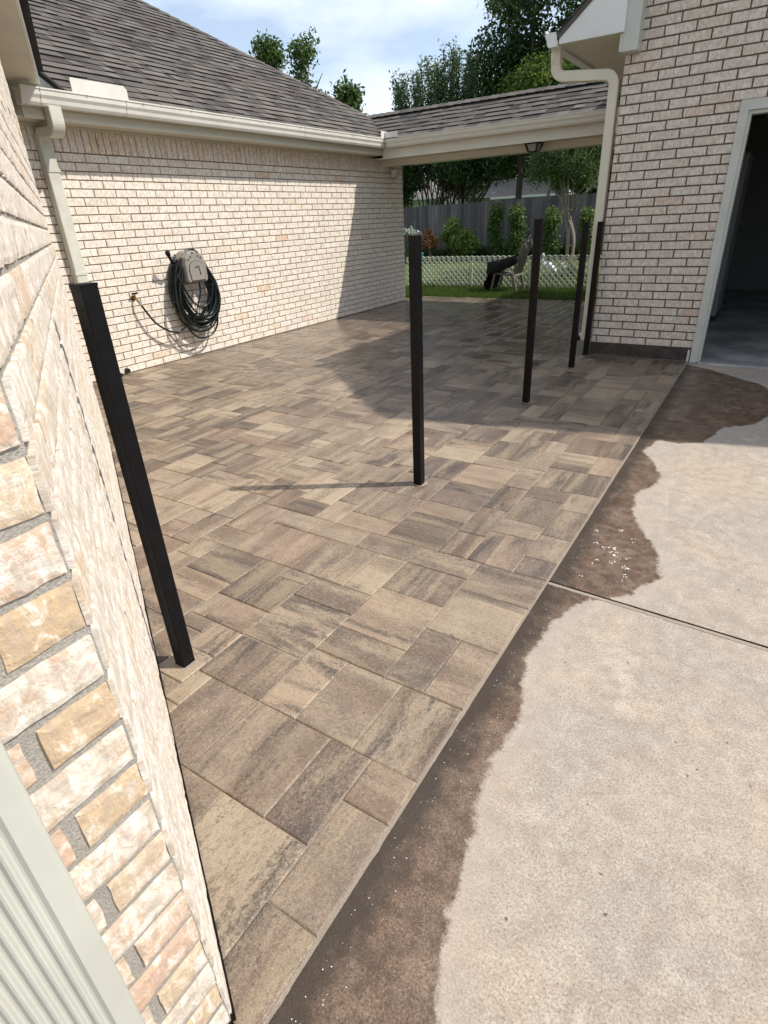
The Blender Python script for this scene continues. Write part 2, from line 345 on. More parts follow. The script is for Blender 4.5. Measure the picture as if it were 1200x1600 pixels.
# ------------------------------------------------------------------ brickwork
PITCH, BL, JT = .0784, .257, .010
def brickwork(mb, O, U, N, z0, rows, ulim, holes=(), level=0, hue=None, phase=0., corner_end=None, flip_corner=0, height=.068, depth=.007, joint=JT, vj=None):
    vj = vj or joint
    """courses of brick standing `depth` proud of the mortar plane through O; U along the wall, N outwards"""
    O = Vector(O); U = Vector(U).normalized(); N = Vector(N).normalized(); Zv = Vector((0, 0, 1))
    for k in range(rows):
        zb = z0 + k * PITCH + joint * .5; zt = zb + height; zc = (zb + zt) / 2
        lo, hi = ulim(zc)
        segs = [(lo, hi)]
        for (ha, hb, za, zt2) in holes:
            if za < zc < zt2:
                ns = []
                for a, b in segs:
                    if hb <= a or ha >= b: ns.append((a, b)); continue
                    if ha > a: ns.append((a, ha))
                    if hb < b: ns.append((hb, b))
                segs = ns
        off = (k % 2) * BL / 2 + phase
        for a, b in segs:
            i0 = math.floor((a - off) / BL) - 1; i1 = math.ceil((b - off) / BL) + 1
            for i in range(i0, i1):
                ua = max(a, off + i * BL + vj / 2); ub = min(b, off + (i + 1) * BL - vj / 2)
                if ub - ua < .02: continue
                rv = random.random(); full = (ub - ua) > .17
                if hue: cc = hue(full, k)
                else:
                    h = .3 + .4 * random.random(); wv = random.uniform(.28, .48)
                    if rv < .022: wv = random.uniform(.10, .20); h = random.uniform(.1, .9)
                    cc = (wv, h, random.random())
                one_brick(mb, O, U, N, Zv, ua, ub, zb, zt, depth + random.uniform(-.0015, .0015), cc, level)

def one_brick(mb, O, U, N, Zv, ua, ub, zb, zt, d, cc, level, tilt=0):
    ru, rv = random.uniform(0, 60), random.uniform(0, 60)
    def P(u, z, n): return O + U * u + Zv * z + N * n
    if level == 0:
        c = .0025; j = lambda: random.uniform(-.0012, .0012)
        r0 = [P(ua, zb, -.004), P(ub, zb, -.004), P(ub, zt, -.004), P(ua, zt, -.004)]
        r1 = [P(ua + j(), zb + j(), d - c), P(ub + j(), zb + j(), d - c), P(ub + j(), zt + j(), d - c), P(ua + j(), zt + j(), d - c)]
        r2 = [P(ua + c, zb + c, d), P(ub - c, zb + c, d), P(ub - c, zt - c, d), P(ua + c, zt - c, d)]
        b = len(mb.v); mb.v.extend([tuple(p) for p in r0 + r1 + r2])
        uvq = [(ru, rv), (ru + ub - ua, rv), (ru + ub - ua, rv + zt - zb), (ru, rv + zt - zb)]
        mb.face([b + 8, b + 9, b + 10, b + 11], cc, 0, uvq)
        for q in range(4):
            w2 = (q + 1) % 4
            mb.face([b + q, b + w2, b + 4 + w2, b + 4 + q], cc, 0, [uvq[q], uvq[w2], uvq[w2], uvq[q]])
            mb.face([b + 4 + q, b + 4 + w2, b + 8 + w2, b + 8 + q], cc, 0, [uvq[q], uvq[w2], uvq[w2], uvq[q]])
    else:
        nu = max(3, int((ub - ua) / .011)); nz_ = 7; b = len(mb.v); G = {}
        for i in range(-1, nu + 2):
            for jx in range(-1, nz_ + 2):
                fi = min(max(i, 0), nu) / nu; fj = min(max(jx, 0), nz_) / nz_
                u = ua + (ub - ua) * fi; z = zb + (zt - zb) * fj
                out_ = (i < 0 or i > nu or jx < 0 or jx > nz_)
                q = Vector((u * 14 + ru, z * 14 + rv, 0)); q2 = q * 4.2
                eu = .0028 * noise.noise(q * 2 + Vector((9, 0, 0))); ez = .0026 * noise.noise(q * 2 + Vector((0, 7, 3)))
                u += eu; z += ez
                edge = min(fi * (ub - ua), (1 - fi) * (ub - ua), fj * (zt - zb), (1 - fj) * (zt - zb))
                q3 = q * 1.7 + Vector((cc[2] * 50, 3, 1)); chip = max(0, noise.noise(q3) - .22) * .012 * cc[0] * 2
                n = -.0015 if out_ else d + .0012 * noise.noise(q) + .0009 * noise.noise(q2) - chip - (.0018 if edge < .001 else 0)
                if out_: u += (-.001 if i < 0 else .001 if i > nu else 0)
                G[i, jx] = len(mb.v); mb.v.append(tuple(P(u, z, n)))
        for i in range(-1, nu + 1):
            for jx in range(-1, nz_ + 1):
                idx = [G[i, jx], G[i + 1, jx], G[i + 1, jx + 1], G[i, jx + 1]]
                fu = lambda a: ru + (ub - ua) * min(max(a, 0), nu) / nu + (.002 if a < 0 or a > nu else 0)
                fv = lambda a: rv + (zt - zb) * min(max(a, 0), nz_) / nz_
                mb.face(idx, cc, 0, [(fu(i), fv(jx)), (fu(i + 1), fv(jx)), (fu(i + 1), fv(jx + 1)), (fu(i), fv(jx + 1))])

def soldiers(mb, O, U, N, z0, h, u0, u1):
    O = Vector(O); U = Vector(U).normalized(); N = Vector(N).normalized(); u = u0
    while u < u1 - .05:
        wv = random.uniform(.16, .42)
        one_brick(mb, O, U, N, Vector((0, 0, 1)), u + .005, u + .073, z0 + .004 + random.uniform(0, .004), z0 + h, .016 + random.uniform(-.004, .004), (wv, .25 + .45 * random.random(), random.random()), 0)
        u += .0784

# ------------------------------------------------------------------ shingles
def shingles(mb, O, U, S, nrows, ulim, e=.140):
    O = Vector(O); U = Vector(U).normalized(); S = Vector(S).normalized(); N = U.cross(S).normalized()
    if N.z < 0: N = -N
    for k in range(nrows):
        s0 = k * e; s1 = s0 + e + .03
        lo0, hi0 = ulim(s0); lo1, hi1 = ulim(s1)
        if hi0 - lo0 < .03: continue
        u = lo0 - random.uniform(0, .2); last = 0
        while u < hi0:
            wd = random.uniform(.09, .26); a = max(u, lo0); b = min(u + wd, hi0); u += wd
            if b - a < .01: continue
            raised = random.random() < .5; t = .011 + (.007 if raised else 0) + random.uniform(0, .0015)
            sb = s0 - (random.uniform(0, .004))
            a1 = min(max(a, lo1), hi1); b1 = min(max(b, lo1), hi1)
            if a <= lo0 + 1e-6: a1 = lo1
            if b >= hi0 - 1e-6: b1 = hi1
            P = lambda uu, ss, nn: O + U * uu + S * ss + N * nn
            v = .15 + .66 * random.random() + (.18 if raised else -.14); cc = (min(1, max(0, v)), random.random(), random.random())
            base = len(mb.v)
            mb.v.extend([tuple(p) for p in (P(a, sb, -.002), P(b, sb, -.002), P(b1, s1, -.002), P(a1, s1, -.002), P(a, sb, t), P(b, sb, t), P(b1, s1, .001), P(a1, s1, .001))])
            uq = [(a, sb), (b, sb), (b1, s1), (a1, s1)]
            mb.face([base + 4, base + 5, base + 6, base + 7], cc, 0, uq)
            dk = (0, cc[1], cc[2])
            mb.face([base, base + 1, base + 5, base + 4], dk, 1, [uq[0], uq[1], uq[1], uq[0]])  # riser coloured dark as the shadow line beneath each tab
            mb.face([base + 1, base + 2, base + 6, base + 5], cc, 0, [uq[1], uq[2], uq[2], uq[1]])
            mb.face([base + 3, base, base + 4, base + 7], cc, 0, [uq[3], uq[0], uq[0], uq[3]])

def slab(mb, poly, th, col=(.4, .5, .5), mi=0):
    """polygon of 3D points thickened downwards by th"""
    b = len(mb.v); n = len(poly)
    for p in poly: mb.v.append(tuple(p))
    for p in poly: mb.v.append((p[0], p[1], p[2] - th))
    mb.face([b + i for i in range(n)], col, mi); mb.face([b + n + i for i in range(n - 1, -1, -1)], col, mi)
    for i in range(n):
        j = (i + 1) % n; mb.face([b + i, b + j, b + n + j, b + n + i], col, mi)

# ------------------------------------------------------------------ the ground
mbx = MB(); mbx.quad([(-90, -40, -.035), (90, -40, -.035), (90, 140, -.035), (-90, 140, -.035)])
tag(mbx.build('lawn', M['lawn'], recalc=False), kind='structure')

# patio: pavers laid in mixed sizes, edge along x = -.565
UNT = .0788; X0 = -.565; Y0 = .951; PX1 = -6.155; PY0, PY1 = -.02, 11.12
pav = MB(); occ = {}; CI = int((X0 - PX1) / UNT) + 1; J0 = int((PY0 - Y0) / UNT) - 12; J1 = int((PY1 - Y0) / UNT)
def paver(i0, i1, j0, j1, orient=None, tone=None):
    g = .0016
    x1 = X0 - i0 * UNT - g; x0 = max(PX1, X0 - i1 * UNT + g); y0 = Y0 + j0 * UNT + g; y1 = Y0 + j1 * UNT - g
    if x1 - x0 < .02: return
    jit = lambda: random.uniform(-.0009, .0009); c = .004; dz = random.uniform(-.0012, .0012)
    x0 += jit(); x1 += jit(); y0 += jit(); y1 += jit()
    tl = [random.uniform(-.0014, .0014) for _ in range(4)]
    o = orient if orient is not None else (0 if (x1 - x0) > (y1 - y0) * 1.1 else 1 if (y1 - y0) > (x1 - x0) * 1.1 else random.randint(0, 1))
    r = tone if tone is not None else random.gauss(.5, .24); cc = (min(1, max(0, r)), random.random(), random.random())
    ru, rv = random.uniform(0, 90), random.uniform(0, 90)
    def UVf(x, y): return (ru + x, rv + y) if o == 0 else (ru + y, rv + x)
    ring0 = [(x0, y0), (x1, y0), (x1, y1), (x0, y1)]; ring1 = [(x0 + c, y0 + c), (x1 - c, y0 + c), (x1 - c, y1 - c), (x0 + c, y1 - c)]
    b = len(pav.v)
    pav.v.extend([(x, y, -.03) for x, y in ring0] + [(x, y, -.0030 + dz) for x, y in ring0] + [(x, y, dz + t) for (x, y), t in zip(ring1, tl)])
    q = [UVf(x, y) for x, y in ring0]; q1 = [UVf(x, y) for x, y in ring1]
    pav.face([b + 8, b + 9, b + 10, b + 11], cc, 0, q1)
    dc = (cc[0] * .8, cc[1], cc[2])
    for k in range(4):
        k2 = (k + 1) % 4
        pav.face([b + k, b + k2, b + 4 + k2, b + 4 + k], cc, 0, [q[k], q[k2], q[k2], q[k]])
        pav.face([b + 4 + k, b + 4 + k2, b + 8 + k2, b + 8 + k], cc, 0, [q[k], q[k2], q1[k2], q1[k]])
def take(i0, i1, j0, j1, **k):
    for i in range(i0, i1):
        for j in range(j0, j1): occ[i, j] = 1
    paver(i0, i1, j0, j1, **k)
for s_ in [((0, 3, 0, 4), .62, 1), ((0, 2, -2, 0), .55, 0), ((0, 2, -6, -2), .42, 1), ((2, 4, -4, 0), .18, 1), ((3, 6, 0, 4), .42, 0), ((6, 8, 0, 4), .75, 0), ((8, 12, 0, 3), .3, 1),
           ((4, 8, -4, 0), .48, 1), ((0, 2, 4, 8), .5, 0), ((2, 4, 4, 8), .3, 0), ((0, 4, 8, 12), .68, 0), ((4, 8, 4, 6), .25, 0), ((4, 8, 6, 10), .6, 0), ((8, 12, 3, 7), .72, 0),
           ((2, 6, -8, -4), .85, 1), ((0, 2, -10, -6), .3, 1), ((6, 8, -6, -4), .4, 0), ((8, 11, -4, 0), .35, 1), ((12, 15, 3, 5), .6, 0), ((8, 12, 7, 9), .2, 0), ((8, 10, 9, 13), .75, 0), ((10, 14, 9, 13), .35, 1)]:
    take(*s_[0], tone=s_[1], orient=s_[2])
SH = [(4, 4), (4, 4), (3, 4), (4, 3), (2, 4), (4, 2), (2, 4), (4, 2), (3, 2), (2, 3), (2, 2)]
for j in range(J0, J1):
    i = 0
    while i < CI:
        if (i, j) in occ: i += 1; continue
        ch = SH[:]; random.shuffle(ch); ch.sort(key=lambda q: 0 if random.random() < .7 else 1)
        for a, b in ch + [(2, 1), (1, 2), (1, 1)]:
            if i + a > CI or j + b > J1: continue
            if all((i + p, j + q) not in occ for p in range(a) for q in range(b)):
                # avoid leaving a one-wide sliver
                if (i + a < CI) and ((i + a, j) not in occ) and ((i + a + 1, j) in occ) and a > 1 and (a, b) in SH: continue
                take(i, i + a, j, j + b); break
        i += 1
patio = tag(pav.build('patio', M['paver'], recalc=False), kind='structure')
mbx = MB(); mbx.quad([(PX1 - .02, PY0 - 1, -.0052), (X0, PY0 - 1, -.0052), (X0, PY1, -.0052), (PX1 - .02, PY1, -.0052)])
tag(mbx.build('patio_joints', M['sand'], recalc=False), kind='structure')
# ragged mortar edging between pavers and driveway
mbx = MB(); pa = None; y = -1.0
while y < 6.74:
    wv = .003 + .003 * noise.noise(Vector((y * 3, 0, 0))) + .005 * noise.noise(Vector((y * 13, 5, 0))) + .004 * noise.noise(Vector((y * 45, 5, 0)))
    hz = -.004 + .0015 * noise.noise(Vector((y * 20, 1, 0)))
    ln = [(X0 + .0005, y, hz - .02), (X0 + .0005, y, hz), (X0 + max(.002, wv * .5), y, hz), (X0 + max(.0045, wv), y, -.016)]
    if pa:
        for q in range(3): mbx.quad([pa[q], ln[q], ln[q + 1], pa[q + 1]])
    pa = ln; y += .012
tag(mbx.build('patio_edging', M['sand_light'], recalc=False), kind='structure')

# driveway: a fine grid near the patio carries the distance to the wet outline
WETP = [(-.60, 6.72), (-.33, 6.54), (.13, 6.10), (.32, 5.6), (.20, 5.10), (.12, 4.88), (-.07, 4.70), (-.16, 4.32), (-.31, 4.22), (-.44, 4.25), (-.49, 3.98), (-.42, 3.84), (-.31, 3.59), (-.34, 3.40), (-.40, 3.29),
        (-.365, 2.99), (-.27, 2.80), (-.18, 2.63), (-.14, 2.41), (-.20, 2.30), (-.23, 2.22), (-.32, 2.13), (-.40, 2.08), (-.45, 1.90), (-.46, 1.80), (-.47, 1.59), (-.42, 1.45), (-.39, 1.33), (-.41, 1.16), (-.40, 1.03),
        (-.36, .91), (-.35, .82), (-.32, .66), (-.29, .57), (-.25, .45), (-.22, -.4), (-.25, -1.2), (-.75, -1.2), (-.75, 6.72)]
wp = np.array(WETP)
def sdist(P):
    d = np.full(len(P), 9.0); ins = np.zeros(len(P), bool); n = len(wp)
    for i in range(n):
        a, b = wp[i], wp[(i + 1) % n]; e = b - a; t = np.clip(((P - a) @ e) / (e @ e), 0, 1); d = np.minimum(d, np.hypot(*(P - a - t[:, None] * e).T))
        c = ((a[1] > P[:, 1]) != (b[1] > P[:, 1])); xs = a[0] + (P[:, 1] - a[1]) / (b[1] - a[1] + 1e-12) * e[0]; ins ^= c & (P[:, 0] < xs)
    return np.where(ins, d, -d)
def joint_y(x): return 2.150 - .045 * (x + .565)
def drive_sheet(name, y0f, y1f):
    xs = np.concatenate([np.linspace(-.575, .5, 55), np.linspace(.6, 9, 22)]); ny = 120
    vs = []; 
    for x in xs:
        a, b = y0f(x), y1f(x)
        for t in np.linspace(0, 1, ny): vs.append((x, a + (b - a) * t, -.017))
    fs = [(i * ny + j, (i + 1) * ny + j, (i + 1) * ny + j + 1, i * ny + j + 1) for i in range(len(xs) - 1) for j in range(ny - 1)]
    me = bpy.data.meshes.new(name); me.from_pydata(vs, [], fs); me.materials.append(M['concrete'])
    at = me.attributes.new('wet', 'FLOAT', 'POINT'); at.data.foreach_set('value', sdist(np.array(vs)[:, :2]).astype(np.float32))
    me.update(); o = bpy.data.objects.new(name, me); COL.objects.link(o); return tag(o, kind='structure')
drive_sheet('driveway', lambda x: joint_y(x) + .016, lambda x: 6.775)
drive_sheet('driveway', lambda x: -4.0, lambda x: joint_y(x) - .016)
# the control joint: two tooled shoulders and a dark slot with pale filler
mbx = MB(); pa = None; x = -.56
while x < 9:
    jy = joint_y(x) + .0015 * noise.noise(Vector((x * 6, 0, 0))); f = .0014 * noise.noise(Vector((x * 30, 2, 0)))
    ln = [(x, jy - .0165, -.0172), (x, jy - .0135 + f, -.027), (x, jy - .0115 + f, -.0185), (x, jy + .0065 + f, -.0178), (x, jy + .0115 + f, -.032), (x, jy + .0165, -.0172)]
    if pa:
        for q, mi in enumerate((1, 1, 0, 1, 1)): mbx.quad([pa[q], ln[q], ln[q + 1], pa[q + 1]], mi=mi)
    pa = ln; x += .02
tag(mbx.build('driveway_joint', [M['sand_light'], M['foundation']], recalc=False), kind='structure')

# small white blobs scattered on the wet strip
def blob(mb, x, y, z, r, fl=.45, n=7):
    b = len(mb.v); rings = 3
    for k in range(rings):
        a = k / rings * math.pi / 2
        for j in range(n):
            t = 2 * math.pi * j / n; rr = r * math.cos(a) * (1 + .25 * math.sin(t * 2 + x * 50)); mb.v.append((x + rr * math.cos(t), y + rr * math.sin(t), z + r * fl * math.sin(a)))
    mb.v.append((x, y, z + r * fl))
    for k in range(rings - 1):
        for j in range(n):
            q = (j + 1) % n; mb.face([b + k * n + j, b + k * n + q, b + (k + 1) * n + q, b + (k + 1) * n + j])
    for j in range(n): mb.face([b + (rings - 1) * n + j, b + (rings - 1) * n + (j + 1) % n, b + rings * n])
mbx = MB()
for _ in range(22):
    cx, cy = random.gauss(-.36, .05), random.gauss(2.52, .13)
    for _ in range(random.randint(2, 8)): blob(mbx, cx + random.gauss(0, .006), cy + random.gauss(0, .008), -.0165, random.uniform(.001, .0042) )
for _ in range(230):
    yy = random.uniform(.3, 4.6); xx = -.555 + abs(random.gauss(0, .07)) + random.uniform(0, .03)
    blob(mbx, xx, yy, -.0168, random.uniform(.0005, .0019), n=5)
tag(mbx.build('wet_strip_specks', M['white_speck'], smooth=True), 'white specks scattered on the wet strip of driveway', 'white_speck', kind='stuff')

# ------------------------------------------------------------------ main house
XW = -6.16
house = thing('main_house', (XW, 6, 0), 'long whitewashed brick house wing with grey shingle roof and cream gutter', 'house')
mbx = MB()
mbx.box((XW - .25, 2.2, -.2), (XW, 10.42, 2.44), mi=1)
mbx.box((XW - 5.8, 10.17, -.2), (XW - .251, 10.419, 2.44), mi=1)
hz0 = .006
brickwork(mbx, (XW, 0, 0), (0, 1, 0), (1, 0, 0), hz0, 28, lambda z: (2.3, 10.42), phase=.11)
soldiers(mbx, (XW, 0, 0), (0, 1, 0), (1, 0, 0), 2.201, .212, 2.3, 10.0)
brickwork(mbx, (XW, 0, 0), (0, 1, 0), (1, 0, 0), 2.201, 3, lambda z: (10.03, 10.42), phase=.03)
brickwork(mbx, (XW, 10.42, 0), (-1, 0, 0), (0, 1, 0), hz0, 30, lambda z: (0, 5.5), phase=.05)
mbx.build('wall', [M['brick_wall'], M['mortar_wall']], house, recalc=False)
mbx = MB(); mbx.box((XW - .25, 2.2, 2.441), (XW - .02, 3.78, 2.70)); mbx.build('gable_infill', M['trim'], house)
mbx = MB(); MS = .62; ZE = 2.632; XE = -5.875
hl = math.hypot(1, MS); S = Vector((-1 / hl, 0, MS / hl)); nr = int(6.6 * hl / .14)
shingles(mbx, (XE, 0, ZE), (0, 1, 0), S, nr, lambda s: (3.8, 10.80 - s / hl))
q = lambda x, y: (x, y, ZE - .004 + MS * (XE - x))
slab(mbx, [q(XE, 3.8), q(XE, 10.80), q(XE - 6.6, 4.20), q(XE - 6.6, 3.8)], .10)
mbx.build('roof', [M['shingle'], M['shingle_edge']], house, recalc=False)
mbx = MB(); xr = XE - 6.6
slab(mbx, [(XE, 10.862, ZE - .006), (xr - 6.6, 10.862, ZE - .006), (xr, 4.262, ZE - .006 + MS * 6.6)], .09)
slab(mbx, [(xr - .002, 4.2, ZE - .01 + MS * 6.6), (xr - 6.6, 10.8, ZE - .01), (xr - 6.6, -3, ZE - .01), (xr - .002, -3, ZE - .01 + MS * 6.6)], .09)
mbx.build('rear_roof', M['shingle'], house)
# hip cap shingles
mbx = MB(); hv = Vector((-1, -1, MS)).normalized(); a0 = Vector((XE, 10.80, ZE)); Lh = 6.6 * math.sqrt(2 + MS * MS); k = .9
while k < Lh:
    c0 = a0 + hv * k; c1 = a0 + hv * (k + .2); pe = Vector((1, -1, 0)).normalized(); dr = -.05
    for sg in (1, -1):
        up0, up1 = Vector((0, 0, .022)), Vector((0, 0, .010))
        A = [c0 + up0, c0 + pe * .13 * sg + Vector((0, 0, dr + .012)), c1 + pe * .13 * sg + Vector((0, 0, dr)), c1 + up1]
        mbx.quad(A, (random.uniform(.2, .8), 0, 0))
    k += .15
mbx.build('hip_cap', M['shingle'], house)
mbx = MB()
mbx.box((XE - .035, 3.42, 2.42), (XE - .012, 9.40, 2.628)); mbx.box((XE - .012, 3.42, 2.418), (XE - .004, 9.38, 2.445))
mbx.build('fascia', M['trim'], house)
mbx = MB(); mbx.box((XW - .02, 2.2, 2.422), (XE - .036, 10.84, 2.434)); mbx.box((XW + .018, 2.3, 2.395), (XW + .04, 9.2, 2.421)); mbx.build('soffit', M['trim'], house)
mbx = MB()
mbx.prism([(-6.55, 2.6), (-5.78, 2.6), (-5.78, 2.622), (-6.55, 2.622 + .62 * .77 - .02)], (0, 3.79, 0), (0, 3.81, 0), (1, 0, 0), (0, 0, 1)); mbx.build('rake_board', M['trim_white'], house)
mbx = MB()
mbx.prism([(-7.2, 2.605 + .62 * 1.42), (-5.775, 2.605), (-5.775, 2.65), (-7.2, 2.65 + .62 * 1.42)], (0, 3.765, 0), (0, 3.80, 0), (1, 0, 0), (0, 0, 1)); mbx.build('rake_shingle_edge', M['shingle_edge'], house)
GP = [(0, 0), (.085, 0), (.098, .022), (.104, .052), (.118, .078), (.122, .115), (.128, .118), (.128, .130), (.112, .130), (.112, .11), (.004, .11), (.004, .13), (0, .13)]
mbx = MB(); mbx.prism(GP, (XE - .003, 3.38, 2.505), (XE - .003, 9.335, 2.505), (1, 0, 0), (0, 0, 1)); 
for yy in (3.55, 4.42, 7.2): mbx.prism([(p[0] * 1.02, p[1] * 1.01 - .001) for p in GP[:9]], (XE - .001, yy, 2.504), (XE - .001, yy + .03, 2.504), (1, 0, 0), (0, 0, 1))
mbx.build('gutter', M['gutter'], house)
for (a, b, hh) in ((3.86, 4.45, .115), (9.10, 9.32, .10)):
    mbx = MB(); c = .03
    mbx.prism([(a, 0), (b, 0), (b, hh - c), (b - c, hh), (a + c * .3, hh), (a, hh - c * .3)], (XE + .120, 0, 2.628), (XE + .124, 0, 2.628), (0, 1, 0), (0, 0, 1)); mbx.build('splash_guard', M['gutter'], house)

def downspout(parent, path, w=.085, d=.062, mat='gutter', side=(0, 1, 0), name='downspout', bands=()):
    """rectangular pipe swept along path with rounded corners and shallow ribs"""
    mb = MB(); pts = [Vector(p) for p in path]; sv = Vector(side).normalized()
    prof = []; r = .012; hw, hd = w / 2, d / 2
    for cx, cy, a0_ in ((hw - r, hd - r, 0), (-hw + r, hd - r, 90), (-hw + r, -hd + r, 180), (hw - r, -hd + r, 270)):
        for a in (0, 30, 60, 90): prof.append((cx + r * math.cos(R(a0_ + a)), cy + r * math.sin(R(a0_ + a))))
    n = len(prof); b = len(mb.v)
    for i, p in enumerate(pts):
        T = (pts[min(i + 1, len(pts) - 1)] - pts[max(i - 1, 0)]).normalized(); Y = T.cross(sv).normalized()
        for a, c in prof: mb.v.append(tuple(p + sv * a + Y * c))
    for i in range(len(pts) - 1):
        for j in range(n):
            k = (j + 1) % n; mb.face([b + i * n + j, b + i * n + k, b + (i + 1) * n + k, b + (i + 1) * n + j])
    mb.face([b + (len(pts) - 1) * n + j for j in range(n)]); mb.face([b + j for j in range(n - 1, -1, -1)])
    o = mb.build(name, M[mat], parent, smooth=False); return o
def arc(c, r, a0_, a1, n, X, Z):
    c = Vector(c); X = Vector(X); Z = Vector(Z)
    return [c + r * (X * math.cos(R(a0_ + (a1 - a0_) * i / n)) + Z * math.sin(R(a0_ + (a1 - a0_) * i / n))) for i in range(n + 1)]
yd = 3.665
pth = [(XE + .055, yd, 2.51)] + arc((XE - .03, yd, 2.40), .085, 0, -65, 6, (1, 0, 0), (0, 0, 1)) + arc((XW + .055 + .10, yd, 2.245), .10, 115, 180, 5, (1, 0, 0), (0, 0, 1)) + [(XW + .055, yd, 1.2), (XW + .055, yd, .12), (XW + .09, yd, .05)]
ds = downspout(house, pth, .125, .085, 'trim_spout')
for zz in (2.02, 1.1): mbx = MB(); mbx.box((XW + .004, yd - .068, zz), (XW + .103, yd + .068, zz + .028)); mbx.build('downspout_strap', M['trim_spout'], house)
# drain stub at the foot of the wall
mbx = MB(); mbx.tube([(XW - .02, 3.95, .045), (XW + .05, 3.95, .04)], .026, 10); mbx.build('drain_stub', M['rubber'], house); mbx = MB(); mbx.tube([(XW + .0, 3.80, .02), (XW + .09, 3.82, .016)], .03, 10)
mbx.build('drain_stub', M['rubber'], house)

# flood light near the far corner
fl = thing('flood_light', (XW, 10.07, 2.2), 'small cream twin flood light on the shaded brick near the far wall corner', 'wall lamp')
mbx = MB(); mbx.tube([(XW, 10.08, 2.21), (XW + .03, 10.08, 2.21), (XW + .05, 10.08, 2.21)], [.065, .065, .03], 16); mbx.build('mounting_plate', M['trim_white'], fl)
for dy, dz_ in ((-.10, .03), (.09, -.04)):
    mbx = MB(); c = Vector((XW + .07, 10.08 + dy, 2.20 + dz_)); d_ = Vector((.7, .35 * (1 if dy > 0 else -.6), -.5)).normalized()
    mbx.tube([(XW + .04, 10.08, 2.21), tuple(c - d_ * .05)], .012, 8)
    mbx.tube([tuple(c - d_ * .055), tuple(c - d_ * .05), tuple(c), tuple(c + d_ * .045), tuple(c + d_ * .05)], [.01, .032, .045, .058, .056], 14, caps=True); o = mbx.build('lamp_head', M['trim_white'], fl, smooth=True)
    mbx = MB(); mbx.tube([tuple(c + d_ * .0505), tuple(c + d_ * .056), tuple(c + d_ * .06)], [.05, .035, .01], 14); mbx.build('lens', M['white_plastic'], o)

# hose reel and hose
for yy in np.arange(4.0, 9.2, .62):
    mbx = MB(); mbx.tube([(XE + .1255, yy, 2.622), (XE + .1285, yy, 2.622)], .006, 8); mbx.build('gutter_screw', M['steel'], house)
reel = thing('hose_reel', (XW, 5.12, 1.0), 'taupe plastic wall-mounted hose reel holding a coiled black hose', 'hose reel')
yc, zc_ = 5.055, 1.065
prof = [(-.145, -.175), (.145, -.175), (.165, -.15), (.165, .03), (.14, .11), (.085, .165), (.0, .185), (-.085, .165), (-.14, .11), (-.165, .03), (-.165, -.15)]
mbx = MB(); layers = [(.05, .97), (.20, 1.0), (.232, .965), (.245, .90)]
b = 0
for x_, s_ in layers:
    for p in prof: mbx.v.append((XW + x_, yc + p[0] * s_, zc_ + p[1] * s_))
n = len(prof)
for i in range(len(layers) - 1):
    for j in range(n): mbx.face([i * n + j, i * n + (j + 1) % n, (i + 1) * n + (j + 1) % n, (i + 1) * n + j])
mbx.face([j for j in range(n - 1, -1, -1)]); mbx.face([(len(layers) - 1) * n + j for j in range(n)])
cover = mbx.build('cover', M['plastic_taupe'], reel)
mbx = MB()  # raised door panel with arched top and its groove
pp = [(-.10, -.145), (.10, -.145), (.115, -.02), (.095, .035), (.05, .06), (0, .066), (-.05, .06), (-.095, .035), (-.115, -.02)]
mbx.prism(pp, (XW + .2445, yc, zc_), (XW + .252, yc, zc_), (0, 1, 0), (0, 0, 1)); mbx.build('front_panel', M['plastic_taupe'], cover)
mbx = MB(); mbx.prism([(p[0] * 1.07, p[1] * 1.07) for p in pp], (XW + .2448, yc, zc_), (XW + .2466, yc, zc_), (0, 1, 0), (0, 0, 1))
mbx.prism([(-.03, .0), (.035, .012), (.05, -.09), (.035, -.09), (.025, -.002), (-.03, -.012)], (XW + .2522, yc, zc_), (XW + .2535, yc, zc_), (0, 1, 0), (0, 0, 1))
for hx, hz in ((-.105, .085), (-.068, .112), (.045, .118), (.082, .098), (-.03, .158), (.05, .162)): mbx.tube([(XW + .225, yc + hx, zc_ + hz), (XW + .2462, yc + hx, zc_ + hz)], .0115, 8)
mbx.build('vent_marks', M['dark'], cover)
mbx = MB(); mbx.box((XW + .006, yc - .11, zc_ - .15), (XW + .05, yc + .11, zc_ + .15)); mbx.build('wall_bracket', M['plastic_taupe'], reel)
mbx = MB(); mbx.tube([(XW + .13, yc - .16, zc_ + .08), (XW + .14, yc - .24, zc_ + .06), (XW + .16, yc - .27, zc_ + .07)], .014, 8); mbx.tube([(XW + .16, yc - .27, zc_ + .06), (XW + .19, yc - .33, zc_ + .15)], [.015, .018], 8)
mbx.tube([(XW + .19, yc - .33, zc_ + .15), (XW + .205, yc - .35, zc_ + .185)], [.026, .03], 10); mbx.build('crank_handle', M['bronze_metal'], reel, smooth=True)
hose = MB(); rr = .0118
for k in range(21):
    outer = k < 2
    ax = random.uniform(.235, .305) if not outer else .325 + .015 * k; bz = random.uniform(.35, .415) if not outer else .40
    cy_ = yc + .015 + random.gauss(0, .018); bot = random.uniform(.33, .47) if not outer else .315 - .02 * k; top = bot + 2 * bz; xoff = XW + random.uniform(.04, .20); cz = top - bz; pts = []; ph = random.uniform(0, 6)
    for i in range(41):
        a = math.pi / 2 + 2 * math.pi * i / 40; px = 1 - .10 * max(0, math.sin(a))
        pts.append((xoff + .022 * math.sin(a * 2 + ph) + (0 if math.sin(a) < .3 else -.03 * math.sin(a)) * (1 if xoff > XW + .1 else 0), cy_ + ax * math.cos(a) * px + .02 * math.sin(a + ph), cz + bz * math.sin(a)))
    hose.tube(pts, rr, 7, caps=False)
